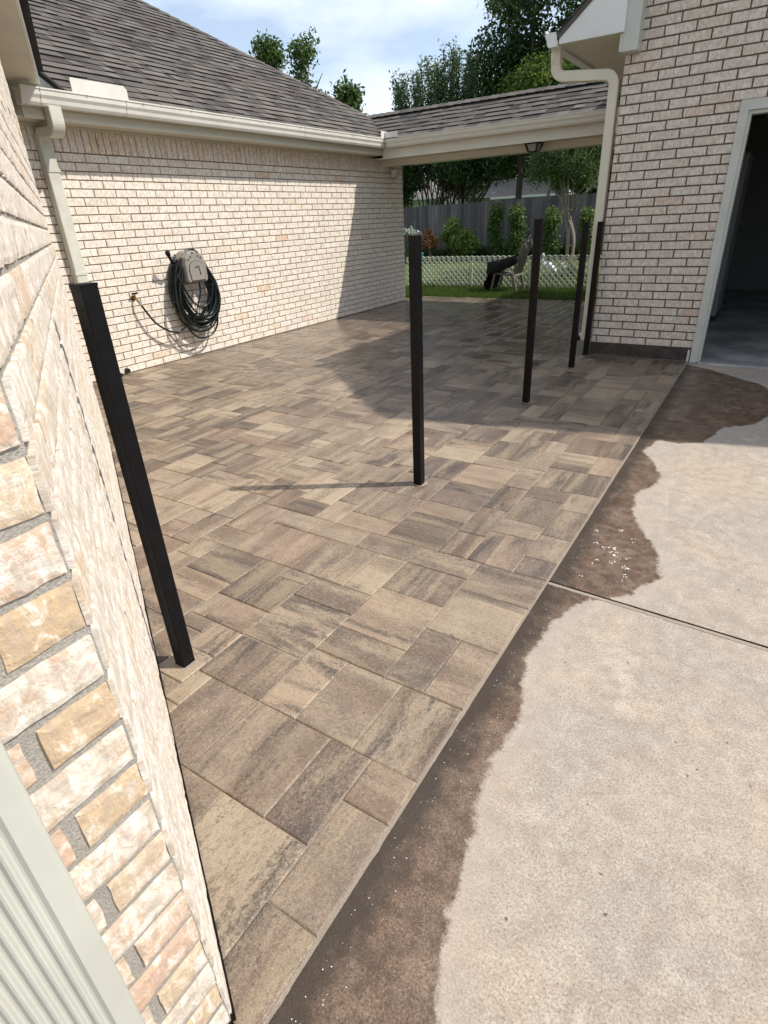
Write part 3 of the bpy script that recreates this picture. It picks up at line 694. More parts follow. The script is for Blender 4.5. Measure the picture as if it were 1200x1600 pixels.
# tangled inner bights and the feed to the tap
def spl(P, n=12):
    out = []; P = [Vector(p) for p in P]; P = [P[0]] + P + [P[-1]]
    for i in range(1, len(P) - 2):
        for j in range(n):
            t = j / n; a, b, c, d = P[i - 1:i + 3]
            out.append(.5 * ((2 * b) + (-a + c) * t + (2 * a - 5 * b + 4 * c - d) * t * t + (-a + 3 * b - 3 * c + d) * t ** 3))
    out.append(P[-2]); return out
hose.tube(spl([(XW + .2, 4.80, 1.0), (XW + .215, 4.84, .84), (XW + .2, 4.96, .66), (XW + .19, 5.10, .60), (XW + .2, 5.24, .68), (XW + .19, 5.31, .85)]), rr, 7)
hose.tube(spl([(XW + .15, 5.13, .92), (XW + .17, 5.11, .78), (XW + .17, 5.04, .64), (XW + .2, 4.96, .54), (XW + .18, 4.90, .46)]), rr, 7)
hose.tube(spl([(XW + .2, 4.79, .9), (XW + .22, 4.87, .66), (XW + .21, 5.00, .52), (XW + .2, 5.18, .50), (XW + .18, 5.31, .62)]), rr, 7)
hose.tube(spl([(XW + .085, 4.27, .765), (XW + .10, 4.31, .67), (XW + .11, 4.42, .50), (XW + .12, 4.60, .375), (XW + .13, 4.75, .37), (XW + .14, 4.87, .46), (XW + .14, 4.93, .6)]), rr, 8)
hose.tube(spl([(XW + .14, 4.80, .55), (XW + .15, 4.85, .36), (XW + .15, 4.98, .24), (XW + .15, 5.17, .24), (XW + .15, 5.31, .36), (XW + .14, 5.37, .62)]), rr, 8)
tag(hose.build('garden_hose', M['hose'], None, smooth=True), 'coiled black rubber garden hose hanging from the taupe reel on the sunlit brick wall', 'hose')
tap = thing('hose_tap', (XW, 4.26, .79), 'brass tap on the brick wall feeding the black garden hose', 'tap')
mbx = MB(); mbx.tube([(XW, 4.26, .80), (XW + .012, 4.26, .80)], .032, 12); mbx.tube([(XW + .01, 4.26, .80), (XW + .06, 4.26, .80)], .014, 10); mbx.tube([(XW + .055, 4.26, .80), (XW + .085, 4.27, .76)], .014, 10); mbx.build('body', M['brass'], tap)
mbx = MB(); mbx.tube([(XW + .05, 4.26, .81), (XW + .055, 4.26, .85)], .006, 8); mbx.tube([(XW + .055, 4.225, .85), (XW + .055, 4.295, .852)], .011, 8); mbx.build('handle', M['bronze_metal'], tap)
mbx = MB(); mbx.tube([(XW + .083, 4.268, .765), (XW + .092, 4.285, .72)], .015, 10); mbx.build('hose_coupling', M['steel'], tap)

# ------------------------------------------------------------------ breezeway
bw = thing('breezeway', (-3.9, 9.9, 0), 'open covered breezeway with shingled roof joining the house and garage', 'breezeway')
YB = 9.33; ZB = 2.632; RY = 10.18; MB_ = .56; hb = math.hypot(1, MB_); ZR = ZB + MB_ * (RY - YB)
def vx(y): return XE - (ZB - ZE + MB_ * (y - YB)) / MS     # valley against the main roof
mbx = MB(); XG = -1.575
shingles(mbx, (0, YB, ZB), (1, 0, 0), (0, 1 / hb, MB_ / hb), int((RY - YB) * hb / .14) + 1, lambda s: (vx(YB + min(s, (RY - YB) * hb) / hb), XG))
slab(mbx, [(vx(YB), YB, ZB - .004), (XG, YB, ZB - .004), (XG, RY, ZR - .004), (vx(RY), RY, ZR - .004)], .09)
slab(mbx, [(vx(RY), RY + .001, ZR - .003), (XG, RY + .001, ZR - .003), (XG, 11.5, 2.56), (vx(YB) , 11.5, 2.56)], .06)  # rear slope lengthened out of view to keep sun off the house wall
u = vx(RY) - .1
while u < XG:
    for sg in (1, -1): mbx.quad([(u, RY, ZR + .03), (u + .2, RY, ZR + .018), (u + .2, RY - sg * .14, ZR - .045), (u, RY - sg * .14, ZR - .033)], (random.uniform(.2, .8), 0, 0))
    u += .15
mbx.build('roof', [M['shingle'], M['shingle_edge']], bw, recalc=False)
mbx = MB(); mbx.prism([(-p[0], p[1]) for p in GP], (XE + .125, YB + .003, ZB - .127), (XG, YB + .003, ZB - .127), (0, 1, 0), (0, 0, 1)); mbx.build('gutter', M['trim'], bw)
mbx = MB(); mbx.box((XE - .005, YB + .004, 2.365), (XG, YB + .028, 2.62)); mbx.box((XE - .005, YB - .006, 2.363), (XG, YB + .003, 2.39)); mbx.build('fascia', M['trim'], bw)
mbx = MB(); mbx.box((XE - .3, YB + .03, 2.372), (XG, YB + .36, 2.382)); mbx.box((XE - .3, YB + .51, 2.362), (XG, 10.9, 2.372)); mbx.build('ceiling', M['trim'], bw)
mbx = MB(); mbx.box((XW + .0, YB + .36, 2.285), (XG, YB + .50, 2.42)); mbx.box((XW + .0, 10.62, 2.385), (XG, 10.76, 2.50)); mbx.build('beam', M['trim'], bw)
for a, b_ in ((XE + .12, XE + .36),):
    mbx = MB(); mbx.box((a, YB - .125, 2.625), (b_, YB - .121, 2.715)); mbx.build('splash_guard', M['gutter'], bw)
lamp = thing('ceiling_lantern', (-3.37, 9.52, 2.37), 'small black lantern with ribbed glass under the breezeway eave', 'lamp')
mbx = MB(); lx, ly, lz = -3.37, 9.52, 2.372
def ring4(r, z): return [(lx - r, ly - r, z), (lx + r, ly - r, z), (lx + r, ly + r, z), (lx - r, ly + r, z)]
mbx.hexa(ring4(.105, lz - .018) + ring4(.11, lz)); mbx.hexa(ring4(.062, lz - .118) + ring4(.066, lz - .106))
for sx in (-1, 1):
    for sy in (-1, 1): mbx.tube([(lx + sx * .10, ly + sy * .10, lz - .018), (lx + sx * .062, ly + sy * .062, lz - .112)], .007, 6)
for t in (-.4, .4):
    for sy in (-1, 1): mbx.tube([(lx + t * .2, ly + sy * .10, lz - .018), (lx + t * .12, ly + sy * .062, lz - .112)], .0045, 5); mbx.tube([(lx + sy * .10, ly + t * .2, lz - .018), (lx + sy * .062, ly + t * .12, lz - .112)], .0045, 5)
mbx.build('frame', M['black_metal'], lamp)
k = NT('lantern_glass'); k.b.inputs['Transmission Weight'].default_value = .6; M['glass'] = k.done((.6, .6, .55), .25)
mbx = MB(); mbx.hexa(ring4(.058, lz - .105) + ring4(.092, lz - .019)); mbx.build('glass', M['glass'], lamp)

# ------------------------------------------------------------------ garage
YG = 6.77; GX0, GX1 = -1.57, 6.2
gar = thing('garage', (2.2, 10, 0), 'pinkish brick gabled garage with its overhead door open on a dark interior', 'garage')
RS = .817; AX = 2.2; EX = -2.17; EZ = 2.93
def rake(x): return EZ + RS * (min(x, 2 * AX - x) - EX)
DX0, DX1, DZ = -.47, 4.87, 2.17
mbx = MB()
# mortar backing with the door left open
mbx.box((GX0, YG, -.1), (DX0 - .075, YG + .12, 2.9), mi=1); mbx.box((DX1 + .08, YG, -.1), (GX1, YG + .12, 2.9), mi=1); mbx.box((DX0 - .0749, YG + .0001, DZ + .085), (DX1 + .0799, YG + .12, 2.9), mi=1)
mbx.prism([(GX0, 2.9), (GX1, 2.9), (GX1, rake(GX1) - .1), (AX, rake(AX) - .1), (GX0, rake(GX0) - .1)], (0, YG, 0), (0, YG + .12, 0), (1, 0, 0), (0, 0, 1), mi=1)
mbx.box((GX0, YG + .1201, -.1), (GX0 + .12, 13.2, 2.9), mi=1); mbx.box((GX1 - .12, YG + .1201, -.1), (GX1, 13.2, 2.9), mi=1); mbx.box((GX0, 13.2, -.1), (GX1, 13.32, 2.9), mi=1)
def glim(z):
    if z < 2.75: return (GX0, GX1)
    t = (z + .06 - EZ) / RS + EX; return (max(GX0, t), min(GX1, 2 * AX - t))
brickwork(mbx, (0, YG, 0), (1, 0, 0), (0, -1, 0), .134, 78, glim, holes=[(DX0 - .078, DX1 + .083, -1, DZ + .088)], phase=.02, joint=.0125, height=.066)
brickwork(mbx, (GX0, YG, 0), (0, 1, 0), (-1, 0, 0), .134, 34, lambda z: (.0, 6.4), phase=.05)
mbx.build('wall', [M['brick_garage'], M['mortar_garage']], gar, recalc=False)
mbx = MB(); mbx.box((GX0 - .012, YG - .012, -.1), (DX0 - .085, YG + .1, .131)); mbx.box((GX0 - .012, YG + .1, -.1), (GX0 + .1, 13.2, .131)); mbx.build('foundation', M['foundation'], gar)
mbx = MB()
mbx.box((DX0 - .078, YG - .022, -.012), (DX0 - .008, YG + .03, DZ + .082)); mbx.box((DX0 - .008, YG + .002, -.012), (DX0 + .018, YG + .13, DZ + .002))
mbx.box((DX1 + .008, YG - .022, -.012), (DX1 + .078, YG + .03, DZ + .082)); mbx.box((DX1 - .018, YG + .002, -.012), (DX1 + .008, YG + .13, DZ + .002))
mbx.box((DX0 - .0079, YG - .0218, DZ + .004), (DX1 + .0079, YG + .03, DZ + .082)); mbx.box((DX0 + .0181, YG + .002, DZ - .026), (DX1 - .0181, YG + .13, DZ + .0019))
mbx.box((DX0 - .11, YG - .024, -.012), (DX0 - .088, YG - .014, .12))
mbx.build('door_frame', M['trim_green'], gar)
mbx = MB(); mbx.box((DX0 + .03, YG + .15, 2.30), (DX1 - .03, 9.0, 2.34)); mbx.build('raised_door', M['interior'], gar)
mbx = MB(); mbx.quad([(GX0, YG - .03, .004), (GX1, YG - .03, .004), (GX1, 13.2, .004), (GX0, 13.2, .004)]); mbx.quad([(DX0, YG - .03, .004), (DX1, YG - .03, .004), (DX1, YG - .04, -.016), (DX0, YG - .04, -.016)])
k = NT('garage_slab'); p = k.geo(); c = k.mix(k.ramp(k.noise(p, 2.2, 5, .65), [(.4, 0.0), (.62, 1.0)]), (.20, .198, .19), (.38, .37, .35)); M['slab'] = k.done(c, .5, .4)
mbx.build('floor', M['slab'], gar, recalc=False)
mbx = MB()
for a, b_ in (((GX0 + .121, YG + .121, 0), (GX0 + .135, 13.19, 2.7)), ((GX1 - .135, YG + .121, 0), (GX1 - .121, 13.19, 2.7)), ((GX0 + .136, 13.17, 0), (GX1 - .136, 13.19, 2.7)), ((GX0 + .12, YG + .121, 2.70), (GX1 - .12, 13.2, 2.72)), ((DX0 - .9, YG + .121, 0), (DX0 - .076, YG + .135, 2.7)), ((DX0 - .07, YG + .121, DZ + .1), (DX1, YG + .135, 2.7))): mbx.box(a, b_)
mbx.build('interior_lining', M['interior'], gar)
mbx = MB()
slab(mbx, [(EX, YG - .20, EZ), (AX, YG - .20, rake(AX)), (AX, 13.6, rake(AX)), (EX, 13.6, EZ)], .05); slab(mbx, [(2 * AX - EX, YG - .20, EZ), (AX, YG - .20, rake(AX)), (AX, 13.6, rake(AX)), (2 * AX - EX, 13.6, EZ)], .05)
hs = math.hypot(1, RS); shingles(mbx, (EX, 0, EZ + .002), (0, 1, 0), (1 / hs, 0, RS / hs), 38, lambda s: (YG - .215, 13.6))
mbx.build('roof', [M['shingle'], M['shingle_edge']], gar, recalc=False)
mbx = MB(); dd = .052
for sgn in (1, -1):
    X = lambda x: x if sgn > 0 else 2 * AX - x
    mbx.prism([(X(EX + .02), 2.855), (X(GX0), 2.855), (X(GX0), rake(GX0) - dd - .22), (X(AX - .001), rake(AX) - dd - .22), (X(AX - .001), rake(AX) - dd), (X(EX + .02), rake(EX + .02) - dd)], (0, YG - .19, 0), (0, YG - .165, 0), (1, 0, 0), (0, 0, 1))
mbx.build('rake_board', M['trim_white'], gar)
mbx = MB(); mbx.box((GX0 - .035, YG - .16, 2.72), (GX0 - .01, YG - .009, 3.7)); mbx.box((GX0 - .01, YG - .165, 2.715), (GX0 + .125, YG - .01, 3.6)); mbx.build('frieze_board', M['trim_green'], gar)
mbx = MB(); mbx.box((EX + .03, YG - .159, 2.856), (GX0 - .002, 13.5, 2.866)); mbx.build('soffit', M['trim'], gar)
mbx = MB(); mbx.box((EX + .01, YG - .158, 2.852), (EX + .03, 13.5, 2.93)); mbx.build('fascia', M['trim'], gar)
mbx = MB(); mbx.prism([(-p[0], p[1]) for p in GP], (EX + .008, YG - .20, 2.84), (EX + .008, 13.5, 2.84), (1, 0, 0), (0, 0, 1)); mbx.build('gutter', M['trim_white'], gar)
pth = [(EX - .045, YG - .02, 2.85)] + [(EX - .045, YG - .02, 2.78)] + arc((EX + .045, YG - .0, 2.72), .09, 180, 262, 6, (1, 0, 0), (0, 0, 1)) + [(EX + .35, YG + .045, 2.605)] + arc((GX0 - .180, YG + .06, 2.51), .09, 82, 0, 6, (1, 0, 0), (0, 0, 1)) + [(GX0 - .090, YG + .08, 1.4), (GX0 - .090, YG + .08, .26)] + arc((GX0 - .165, YG + .08, .24), .075, 0, -70, 4, (1, 0, 0), (0, 0, 1))
ds2 = downspout(gar, pth, .095, .092, 'trim', side=(0, 1, 0))
mbx = MB(); mbx.tube([(GX0 - .165, YG + .08, .172), (GX0 - .215, YG + .075, .15)], .040, 12); mbx.build('downspout_mouth', M['rubber'], ds2)
# things inside
cab = thing('storage_cabinet', (.0, 10.2, 0), 'tall pale cabinet standing in the dark garage', 'cabinet')
mbx = MB(); mbx.box((-1.2, 9.3, .08), (-.55, 10.2, 2.0)); mbx.build('carcass', M['cab'], cab)
mbx = MB(); mbx.box((-1.17, 9.28, .1), (-.88, 9.299, 1.98)); mbx.build('door', M['cab'], cab); mbx = MB(); mbx.box((-.87, 9.28, .1), (-.58, 9.299, 1.98)); mbx.build('door', M['cab'], cab)
mbx = MB(); mbx.box((-1.2, 9.35, 0), (-.55, 10.1, .08)); mbx.build('plinth', M['dark'], cab)

# ------------------------------------------------------------------ near wing (angled wall beside the camera)
E1 = Vector((-.62, .262, 0)); th = R(59.3); D1 = Vector((-math.sin(th), math.cos(th), 0)); N1 = Vector((math.cos(th), math.sin(th), 0)); LW = 4.0
F1 = E1 + D1 * LW
wing = thing('angled_house_wing', (-2.5, -.5, 0), 'house wing in close foreground with rough whitewashed brick and mitred corner', 'house')
mbx = MB(); dpt = .012
poly = [E1 + N1 * 0, F1, Vector((XW + .02, F1.y, 0)), Vector((XW + .02, -3, 0)), Vector((E1.x, -3, 0))]
ins = [E1, F1, Vector((XW + .0, F1.y + .01, 0)), Vector((XW, -3, 0)), Vector((E1.x, -3, 0))]
b0 = len(mbx.v)
for z in (-.1, 2.68):
    for p in ins: mbx.v.append((p.x, p.y, z))
n = len(ins)
for i in range(n):
    j = (i + 1) % n; mbx.face([b0 + i, b0 + j, b0 + n + j, b0 + n + i], mi=1)
mbx.face([b0 + n + i for i in range(n)], mi=1)
def hue1(full, k):
    wv = random.uniform(.34, .52); h = random.uniform(.3, .7)
    if random.random() < .15: wv = random.uniform(.2, .3)
    return (wv, h, random.random())
def hue2(full, k):
    if not full: return (random.uniform(.08, .20), random.uniform(.05, .65), random.random())
    return (random.uniform(.17, .34), random.uniform(.42, .80), random.random())
NR = 34
brickwork(mbx, E1, D1, N1, .02, NR, lambda z: (-.002, .98), level=1, hue=hue1, phase=.0, joint=.011, height=.0665)
brickwork(mbx, E1, D1, N1, .02, NR, lambda z: (1.012, LW), level=1, hue=hue1, phase=.07, joint=.011, height=.0665)
brickwork(mbx, E1, (0, -1, 0), (1, 0, 0), .02, NR, lambda z: (.004, 1.0), level=1, hue=hue2, phase=-.022, vj=.020, joint=.0135, height=.0645, depth=.0055)
brickwork(mbx, E1, (0, -1, 0), (1, 0, 0), .02, NR, lambda z: (1.0, 3.2), level=0, hue=hue2, phase=-.022, joint=.014, height=.0640, depth=.009)
mbx.build('wall', [M['brick_near'], M['mortar_near']], wing, recalc=False)
mbx = MB()
mbx.prism([(0, 0), (LW, 0), (LW, .010), (0, .010)], E1 + Vector((0, 0, -.02)), E1 + Vector((0, 0, .008)), D1, N1); mbx.prism([(.0, 0), (3.2, 0), (3.2, .012), (0.0, .012)], E1 + Vector((0.0, 0, -.03)), E1 + Vector((0, 0, .012)), (0, -1, 0), (1, 0, 0))
mbx.build('base_gap_strip', M['bronze_metal'], wing)  # dark strip standing in for the dark gap along the wall foot
# eave: soffit, fascia, shingle edge and a low roof
P1 = Vector((-5.904, 3.661, 2.68)); Pd = Vector((1.924, -1.194, 0)).normalized(); P2 = P1 + Pd * 6.42; Pn = Vector((-Pd.y, Pd.x, 0))
if Pn.x < 0: Pn = -Pn
mbx = MB(); a = P1 - Pn * .02; b_ = P2 - Pn * .02
slab(mbx, [(a.x, a.y, 2.692), (b_.x, b_.y, 2.692), (b_.x, -3, 2.692), (XW - .3, -3, 2.692), (XW - .3, 3.74, 2.692)], .010); mbx.build('soffit', M['trim'], wing)
mbx = MB(); mbx.prism([(-.019, 0), (.0, 0), (.006, .10), (-.019, .10)], P1, P2, Pn, (0, 0, 1)); mbx.box((P2.x - .02, -3, 2.68), (P2.x + .0, P2.y - .02, 2.78)); mbx.build('fascia', M['trim_white'], wing)
mbx = MB(); mbx.prism([(-.03, 0), (.055, -.006), (.055, .024), (-.03, .03)], P1 + Vector((0, 0, .101)), P2 + Vector((0, 0, .101)), Pn, (0, 0, 1)); mbx.box((P2.x - .03, -3, 2.781), (P2.x + .04, P2.y - .02, 2.806)); mbx.build('shingle_edge', M['shingle_edge'], wing)
mbx = MB(); a = P1 - Pn * .02; b_ = P2 - Pn * .02
slab(mbx, [(a.x, a.y, 2.83), (b_.x, b_.y, 2.83), (-3.6, -1.2, 4.0)], .02); slab(mbx, [(b_.x, b_.y, 2.83), (b_.x, -3, 2.83), (-3.6, -3, 4.0), (-3.6, -1.2, 4.0)], .02); slab(mbx, [(a.x, a.y, 2.83), (-3.6, -1.2, 4.0), (-3.6, -3, 4.0), (XW - .3, -3, 4.0), (XW - .3, 3.5, 2.95)], .02)
mbx.build('roof', M['shingle'], wing)
# corrugated downspout right beside the camera
mbx = MB(); X1 = E1.x + .012; prof = []
ya, yb = .118, -.03; xf = E1.x + .082
prof += [(X1, ya), (xf - .012, ya), (xf - .004, ya - .003), (xf, ya - .010)]
y = ya - .034
prof.append((xf, y + .003))
for i in range(6):
    prof += [(xf - .0045, y - .001), (xf - .0055, y - .0035), (xf - .0045, y - .006), (xf, y - .009), (xf + .0012, y - .0115), (xf, y - .014)]
    y -= .0155
prof += [(xf, y - .01), (xf - .01, y - .02), (X1, y - .02)]
mbx.prism(prof, (0, 0, .10), (0, 0, 2.66), (1, 0, 0), (0, 1, 0)); o = mbx.build('downspout', M['trim_green'], wing)

# ------------------------------------------------------------------ black posts
def post(x, y, h, mat, label, spill, rot=0, dark_cap=True):
    t = thing('fence_post', (x, y, 0), label, 'post', 'bare metal fence posts standing on the patio')
    mb = MB(); s = .0265; mb.box((x - s, y - s, -.03), (x + s, y + s, h), bev=.003); mb.build('shaft', M[mat], t)
    mb = MB(); mb.box((x - s - .0012, y - s - .0012, h - .004), (x + s + .0012, y + s + .0012, h + .003), bev=.003); mb.build('cap', M[mat], t)
    mb = MB(); n = 26; ring = []
    for i in range(n):
        a = 2 * math.pi * i / n; r = .036 + .007 * noise.noise(Vector((x * 9, math.cos(a) * 1.5, math.sin(a) * 1.5))) + spill * max(0, math.cos(a - .2)) ** 3 * (1 + .5 * math.sin(a * 9))
        sq = 1 / max(abs(math.cos(a)), abs(math.sin(a))); ring.append((x + r * math.cos(a) * min(sq, 1.25), y + r * math.sin(a) * min(sq, 1.25)))
    c = len(mb.v); mb.v.append((x, y, .004)); 
    for p in ring: mb.v.append((p[0], p[1], .0018))
    for i in range(n): mb.face([c, c + 1 + i, c + 1 + (i + 1) % n])
    mb.build('grout_collar', M['sand_light'], t, recalc=False); return t
PX = -1.585
post(PX, .955, 1.35, 'black_metal', 'black square post nearest the camera, close beside the angled brick wall', .004)
post(PX, 2.79, 1.39, 'black_metal', 'black square post in open sunlight casting a long shadow across the pavers', .014)
post(PX, 4.70, 1.42, 'bronze_metal', 'dark post standing in the shade in front of the draped chair', .006)
post(PX, 6.07, 1.36, 'bronze_metal', 'dark post just left of the garage downspout', 0)
post(PX - .02, 6.70, 1.35, 'bronze_metal', 'dark post against the garage brick corner, right of the downspout', 0)

# ------------------------------------------------------------------ foliage helpers
def leaves(name, clusters, n, size, mat, parent=None, aspect=.5, droop=.2, shell=.5, seed=1, up=0.):
    rg = np.random.default_rng(seed); C = np.array(clusters, float); wgt = (C[:, 3] * C[:, 4] * C[:, 5]) ** .75; wgt /= wgt.sum()
    ci = rg.choice(len(C), n, p=wgt); d = rg.normal(size=(n, 3)); d /= np.linalg.norm(d, axis=1)[:, None]
    rad = shell + (1.08 - shell) * rg.random(n) ** .7; P = C[ci, :3] + d * C[ci, 3:6] * rad[:, None]; P += rg.normal(size=(n, 3)) * size * .7
    nrm = d * .5 + rg.normal(size=(n, 3)) * .8; nrm[:, 2] += .4; nrm /= np.linalg.norm(nrm, axis=1)[:, None]
    t = rg.normal(size=(n, 3)); t[:, 2] += -droop + up; t -= nrm * (t * nrm).sum(1)[:, None]; t /= np.linalg.norm(t, axis=1)[:, None] + 1e-9
    bt = np.cross(nrm, t); s = size * (.6 + .8 * rg.random(n))[:, None]
    V = np.empty((n, 4, 3)); V[:, 0] = P - t * s * .5; V[:, 1] = P + bt * s * aspect * .5 + nrm * s * .06; V[:, 2] = P + t * s * .5; V[:, 3] = P - bt * s * aspect * .5 + nrm * s * .06
    me = bpy.data.meshes.new(name); me.vertices.add(n * 4); me.vertices.foreach_set('co', V.ravel()); me.loops.add(n * 4); me.loops.foreach_set('vertex_index', np.arange(n * 4))
    me.polygons.add(n); me.polygons.foreach_set('loop_start', np.arange(n) * 4); me.polygons.foreach_set('loop_total', np.full(n, 4)); me.update(calc_edges=True); me.validate()
    me.materials.append(M[mat]); cr_ = rg.random(len(C)); ca = me.attributes.new('Col', 'FLOAT_COLOR', 'FACE'); col = np.ones((n, 4), np.float32)
    col[:, 0] = np.clip(rg.random(n) * .75 + cr_[ci] * .25, 0, 1); col[:, 1] = rg.random(n); col[:, 2] = cr_[ci]; ca.data.foreach_set('color', col.ravel())
    o = bpy.data.objects.new(name, me); COL.objects.link(o)
    if parent: link(o, parent)
    return o
def crown(cx, cy, cz, rx, ry, rz, n, cr0, seed, squash=.8):
    rg = random.Random(seed); out = []
    for _ in range(n):
        while True:
            a, b, c = rg.uniform(-1, 1), rg.uniform(-1, 1), rg.uniform(-1, 1); r = math.sqrt(a * a + b * b + c * c)
            if .35 < r < 1: break
        s = cr0 * rg.uniform(.55, 1.2); out.append((cx + a * rx, cy + b * ry, cz + c * rz, s, s, s * squash))
    return out
def trunk(mb, base, top, r0, r1, seed, branches=0, spread=1.0, blen=1.5):
    rg = random.Random(seed); b = Vector(base); t = Vector(top); pts = []; n = 7
    for i in range(n): f = i / (n - 1); pts.append(b.lerp(t, f) + Vector((rg.gauss(0, .04), rg.gauss(0, .04), 0)) * (f > 0) * (t - b).length * .4)
    mb.tube(pts, [r0 * (1 - i / (n - 1)) + r1 * i / (n - 1) for i in range(n)], 8)
    for i in range(branches):
        f = rg.uniform(.4, .98); p = b.lerp(t, f); a = rg.uniform(0, 6.28); e = p + Vector((math.cos(a) * spread, math.sin(a) * spread, blen * rg.uniform(.4, 1)))
        mid = p.lerp(e, .5) + Vector((0, 0, -.1)); mb.tube([p, mid, e], [r0 * .4, r0 * .28, r0 * .1], 6)
def tree(name, loc, label, cat, cl, n, size, mat, th_, r0, bark='bark_dark', group=None, branches=7, spread=1.4, **kw):
    t = thing(name, loc, label, cat, group); mb = MB(); trunk(mb, loc, (loc[0], loc[1], th_), r0, r0 * .35, int(abs(loc[0] * 10)), branches, spread)
    mb.build('trunk', M[bark], t, smooth=True); leaves('crown', cl, n, size, mat, t, seed=int(abs(loc[0] * 13 + loc[1])), **kw); return t

# trees seen over the roofs
tree('evergreen_tree', (-9.0, 24.5, -.03), 'tall dark evergreen towering over the breezeway roof against the sky', 'tree',
     crown(-8.5, 24.5, 7.2, 2.2, 2.0, 3.6, 60, .75, 3) + crown(-7.3, 24.5, 5.4, 2.6, 2.0, 2.2, 34, .7, 4) + crown(-10.2, 24.4, 5.1, 1.0, .8, 1.3, 20, .5, 5), 46000, .15, 'leaf_dark', 9.5, .15, spread=2.0)
t = thing('bamboo_like_tree', (-13.0, 25.2, -.03), 'pale green tree of thin upright twigs above the breezeway roof', 'tree')
mb = MB(); rg = random.Random(5); cl = []
for i in range(44):
    x = rg.uniform(-15.2, -10.9); y = rg.uniform(24.4, 26.2); c_ = 1 - abs((x + 12.9) / 2.2) ** 2 * .6
    hh = 5.5 + 1.7 * c_ * rg.uniform(.6, 1.05)
    bx, by = -13.0 + rg.gauss(0, .5), 25.2 + rg.gauss(0, .3); pts = [(bx, by, -.03), ((bx * .45 + x * .55), (by * .45 + y * .55), hh * .5), (x, y, hh)]; mb.tube(spl(pts, 6), .022, 5)
    for k_ in range(10): f = .55 + .05 * k_; e = .5 + .5 * f; cl.append((bx + (x - bx) * e, by + (y - by) * e, hh * f, .27 * (1.5 - f), .27 * (1.5 - f), .26))
mb.build('trunk', M['bark_dark'], t); leaves('crown', cl, 34000, .13, 'leaf_grey', t, aspect=.4, shell=.1, seed=22, up=.6)
t = tree('broadleaf_tree', (-7.6, 23.4, -.03), 'bright yellow-green leafy tree just behind the breezeway roof', 'tree',
     crown(-7.6, 22.9, 5.15, 1.9, .6, .85, 34, .42, 8), 12000, .12, 'leaf_bright', 4.6, .09, bark='bark', spread=.9)
for i, (x, z, rx, rz, lab) in enumerate([(-26.2, 9.75, .75, .75, 'leftmost small tree top peeping above the house roof'), (-23.6, 8.6, 1.1, 1.7, 'broad dark tree top rising above the house roof slope'), (-20.95, 7.35, .42, .5, 'smallest tree top low over the house roof near the valley')]):
    tree('maple_tree', (x, 30, -.03), lab, 'tree', crown(x, 30, z, rx * .8, rx * .6, rz * .9, 16, .42, 30 + i) + crown(x, 30, z - 2.6, rx * 1.2, rx, 2.0, 22, .7, 40 + i), 9000, .22, 'leaf_mid', z, .16, group='trees beyond the house roof', spread=.9)
# dark belt of trees behind the fence
for i, (x, y, z, rx, rz, mt, n, lab) in enumerate([
    (-16.2, 26.6, 3.6, 2.0, 1.5, 'leaf_dark', 18000, 'dark leafy tree leaning over the left end of the wooden fence'),
    (-12.6, 26.6, 3.9, 1.7, 1.5, 'leaf_mid', 15000, 'mid green tree over the middle of the wooden fence'),
    (-13.5, 40.0, 5.2, 4.2, 2.6, 'leaf_dark', 16000, 'large dark tree far behind the neighbour roof'),
    (-19.5, 43.0, 5.6, 4.0, 2.8, 'leaf_dark', 14000, 'large dark tree at far left behind the fence'),
    (-8.6, 38.0, 5.2, 3.0, 2.8, 'leaf_dark', 14000, 'large dark tree behind the crepe myrtle'),
    (-15.2, 24.0, 2.9, 1.7, 1.0, 'leaf_dark', 12000, 'low dark tree against the left part of the wooden fence'),
    (-10.9, 24.2, 3.55, 1.5, .8, 'leaf_dark', 10000, 'low dark tree over the fence between neighbour roof and eave'),
    (-6.3, 24.0, 3.3, 1.4, 1.1, 'leaf_mid', 11000, 'low green tree behind the fence beside the crepe myrtle'),
    (-10.6, 44.0, 4.6, 3.6, 2.4, 'leaf_dark', 14000, 'large dark tree farthest back over the neighbour roof ridge'),
    (-8.2, 27.5, 4.4, 2.2, 1.5, 'leaf_dark', 16000, 'dark tree behind the fence right of the neighbour roof'),
    (-4.6, 24.5, 3.4, 1.9, 1.9, 'leaf_mid', 16000, 'mid green tree behind the fence close to the garage')]):
    tree('shade_tree', (x, y, -.03), lab, 'tree', crown(x, y, z, rx, rx * .7, rz, 38, .55 if y < 30 else 1.2, 60 + i), n, .14 if y < 30 else .26, mt, z + .4, .13 if y < 30 else .3, group='trees behind the wooden fence', spread=1.1)
# crepe myrtle with several pale stems
t = thing('crepe_myrtle', (-5.15, 18.2, -.03), 'slender multi-stemmed tree with pale bark right of the white bird ornament', 'tree')
mb = MB(); rg = random.Random(9)
for i in range(6):
    a = rg.uniform(0, 6.28); x1 = -5.25 + rg.uniform(-.55, .5); y1 = 18.2 + rg.uniform(-.4, .4)
    mb.tube(spl([(-5.15 + .07 * math.cos(a), 18.2 + .07 * math.sin(a), -.03), (-5.15 + .12 * math.cos(a), 18.2 + .12 * math.sin(a), .8), (-5.15 * .5 + x1 * .5, 18.2 * .5 + y1 * .5, 1.7), (x1, y1, 3.0)], 6), [.036 - .0013 * k_ for k_ in range(19)], 7)
for i in range(16):
    a = rg.uniform(0, 6.28); z0 = rg.uniform(1.3, 2.4); mb.tube([(-5.2, 18.2, z0), (-5.2 + .5 * math.cos(a), 18.2 + .4 * math.sin(a), z0 + .45), (-5.2 + 1.0 * math.cos(a), 18.2 + .7 * math.sin(a), z0 + .8)], [.018, .012, .005], 5)
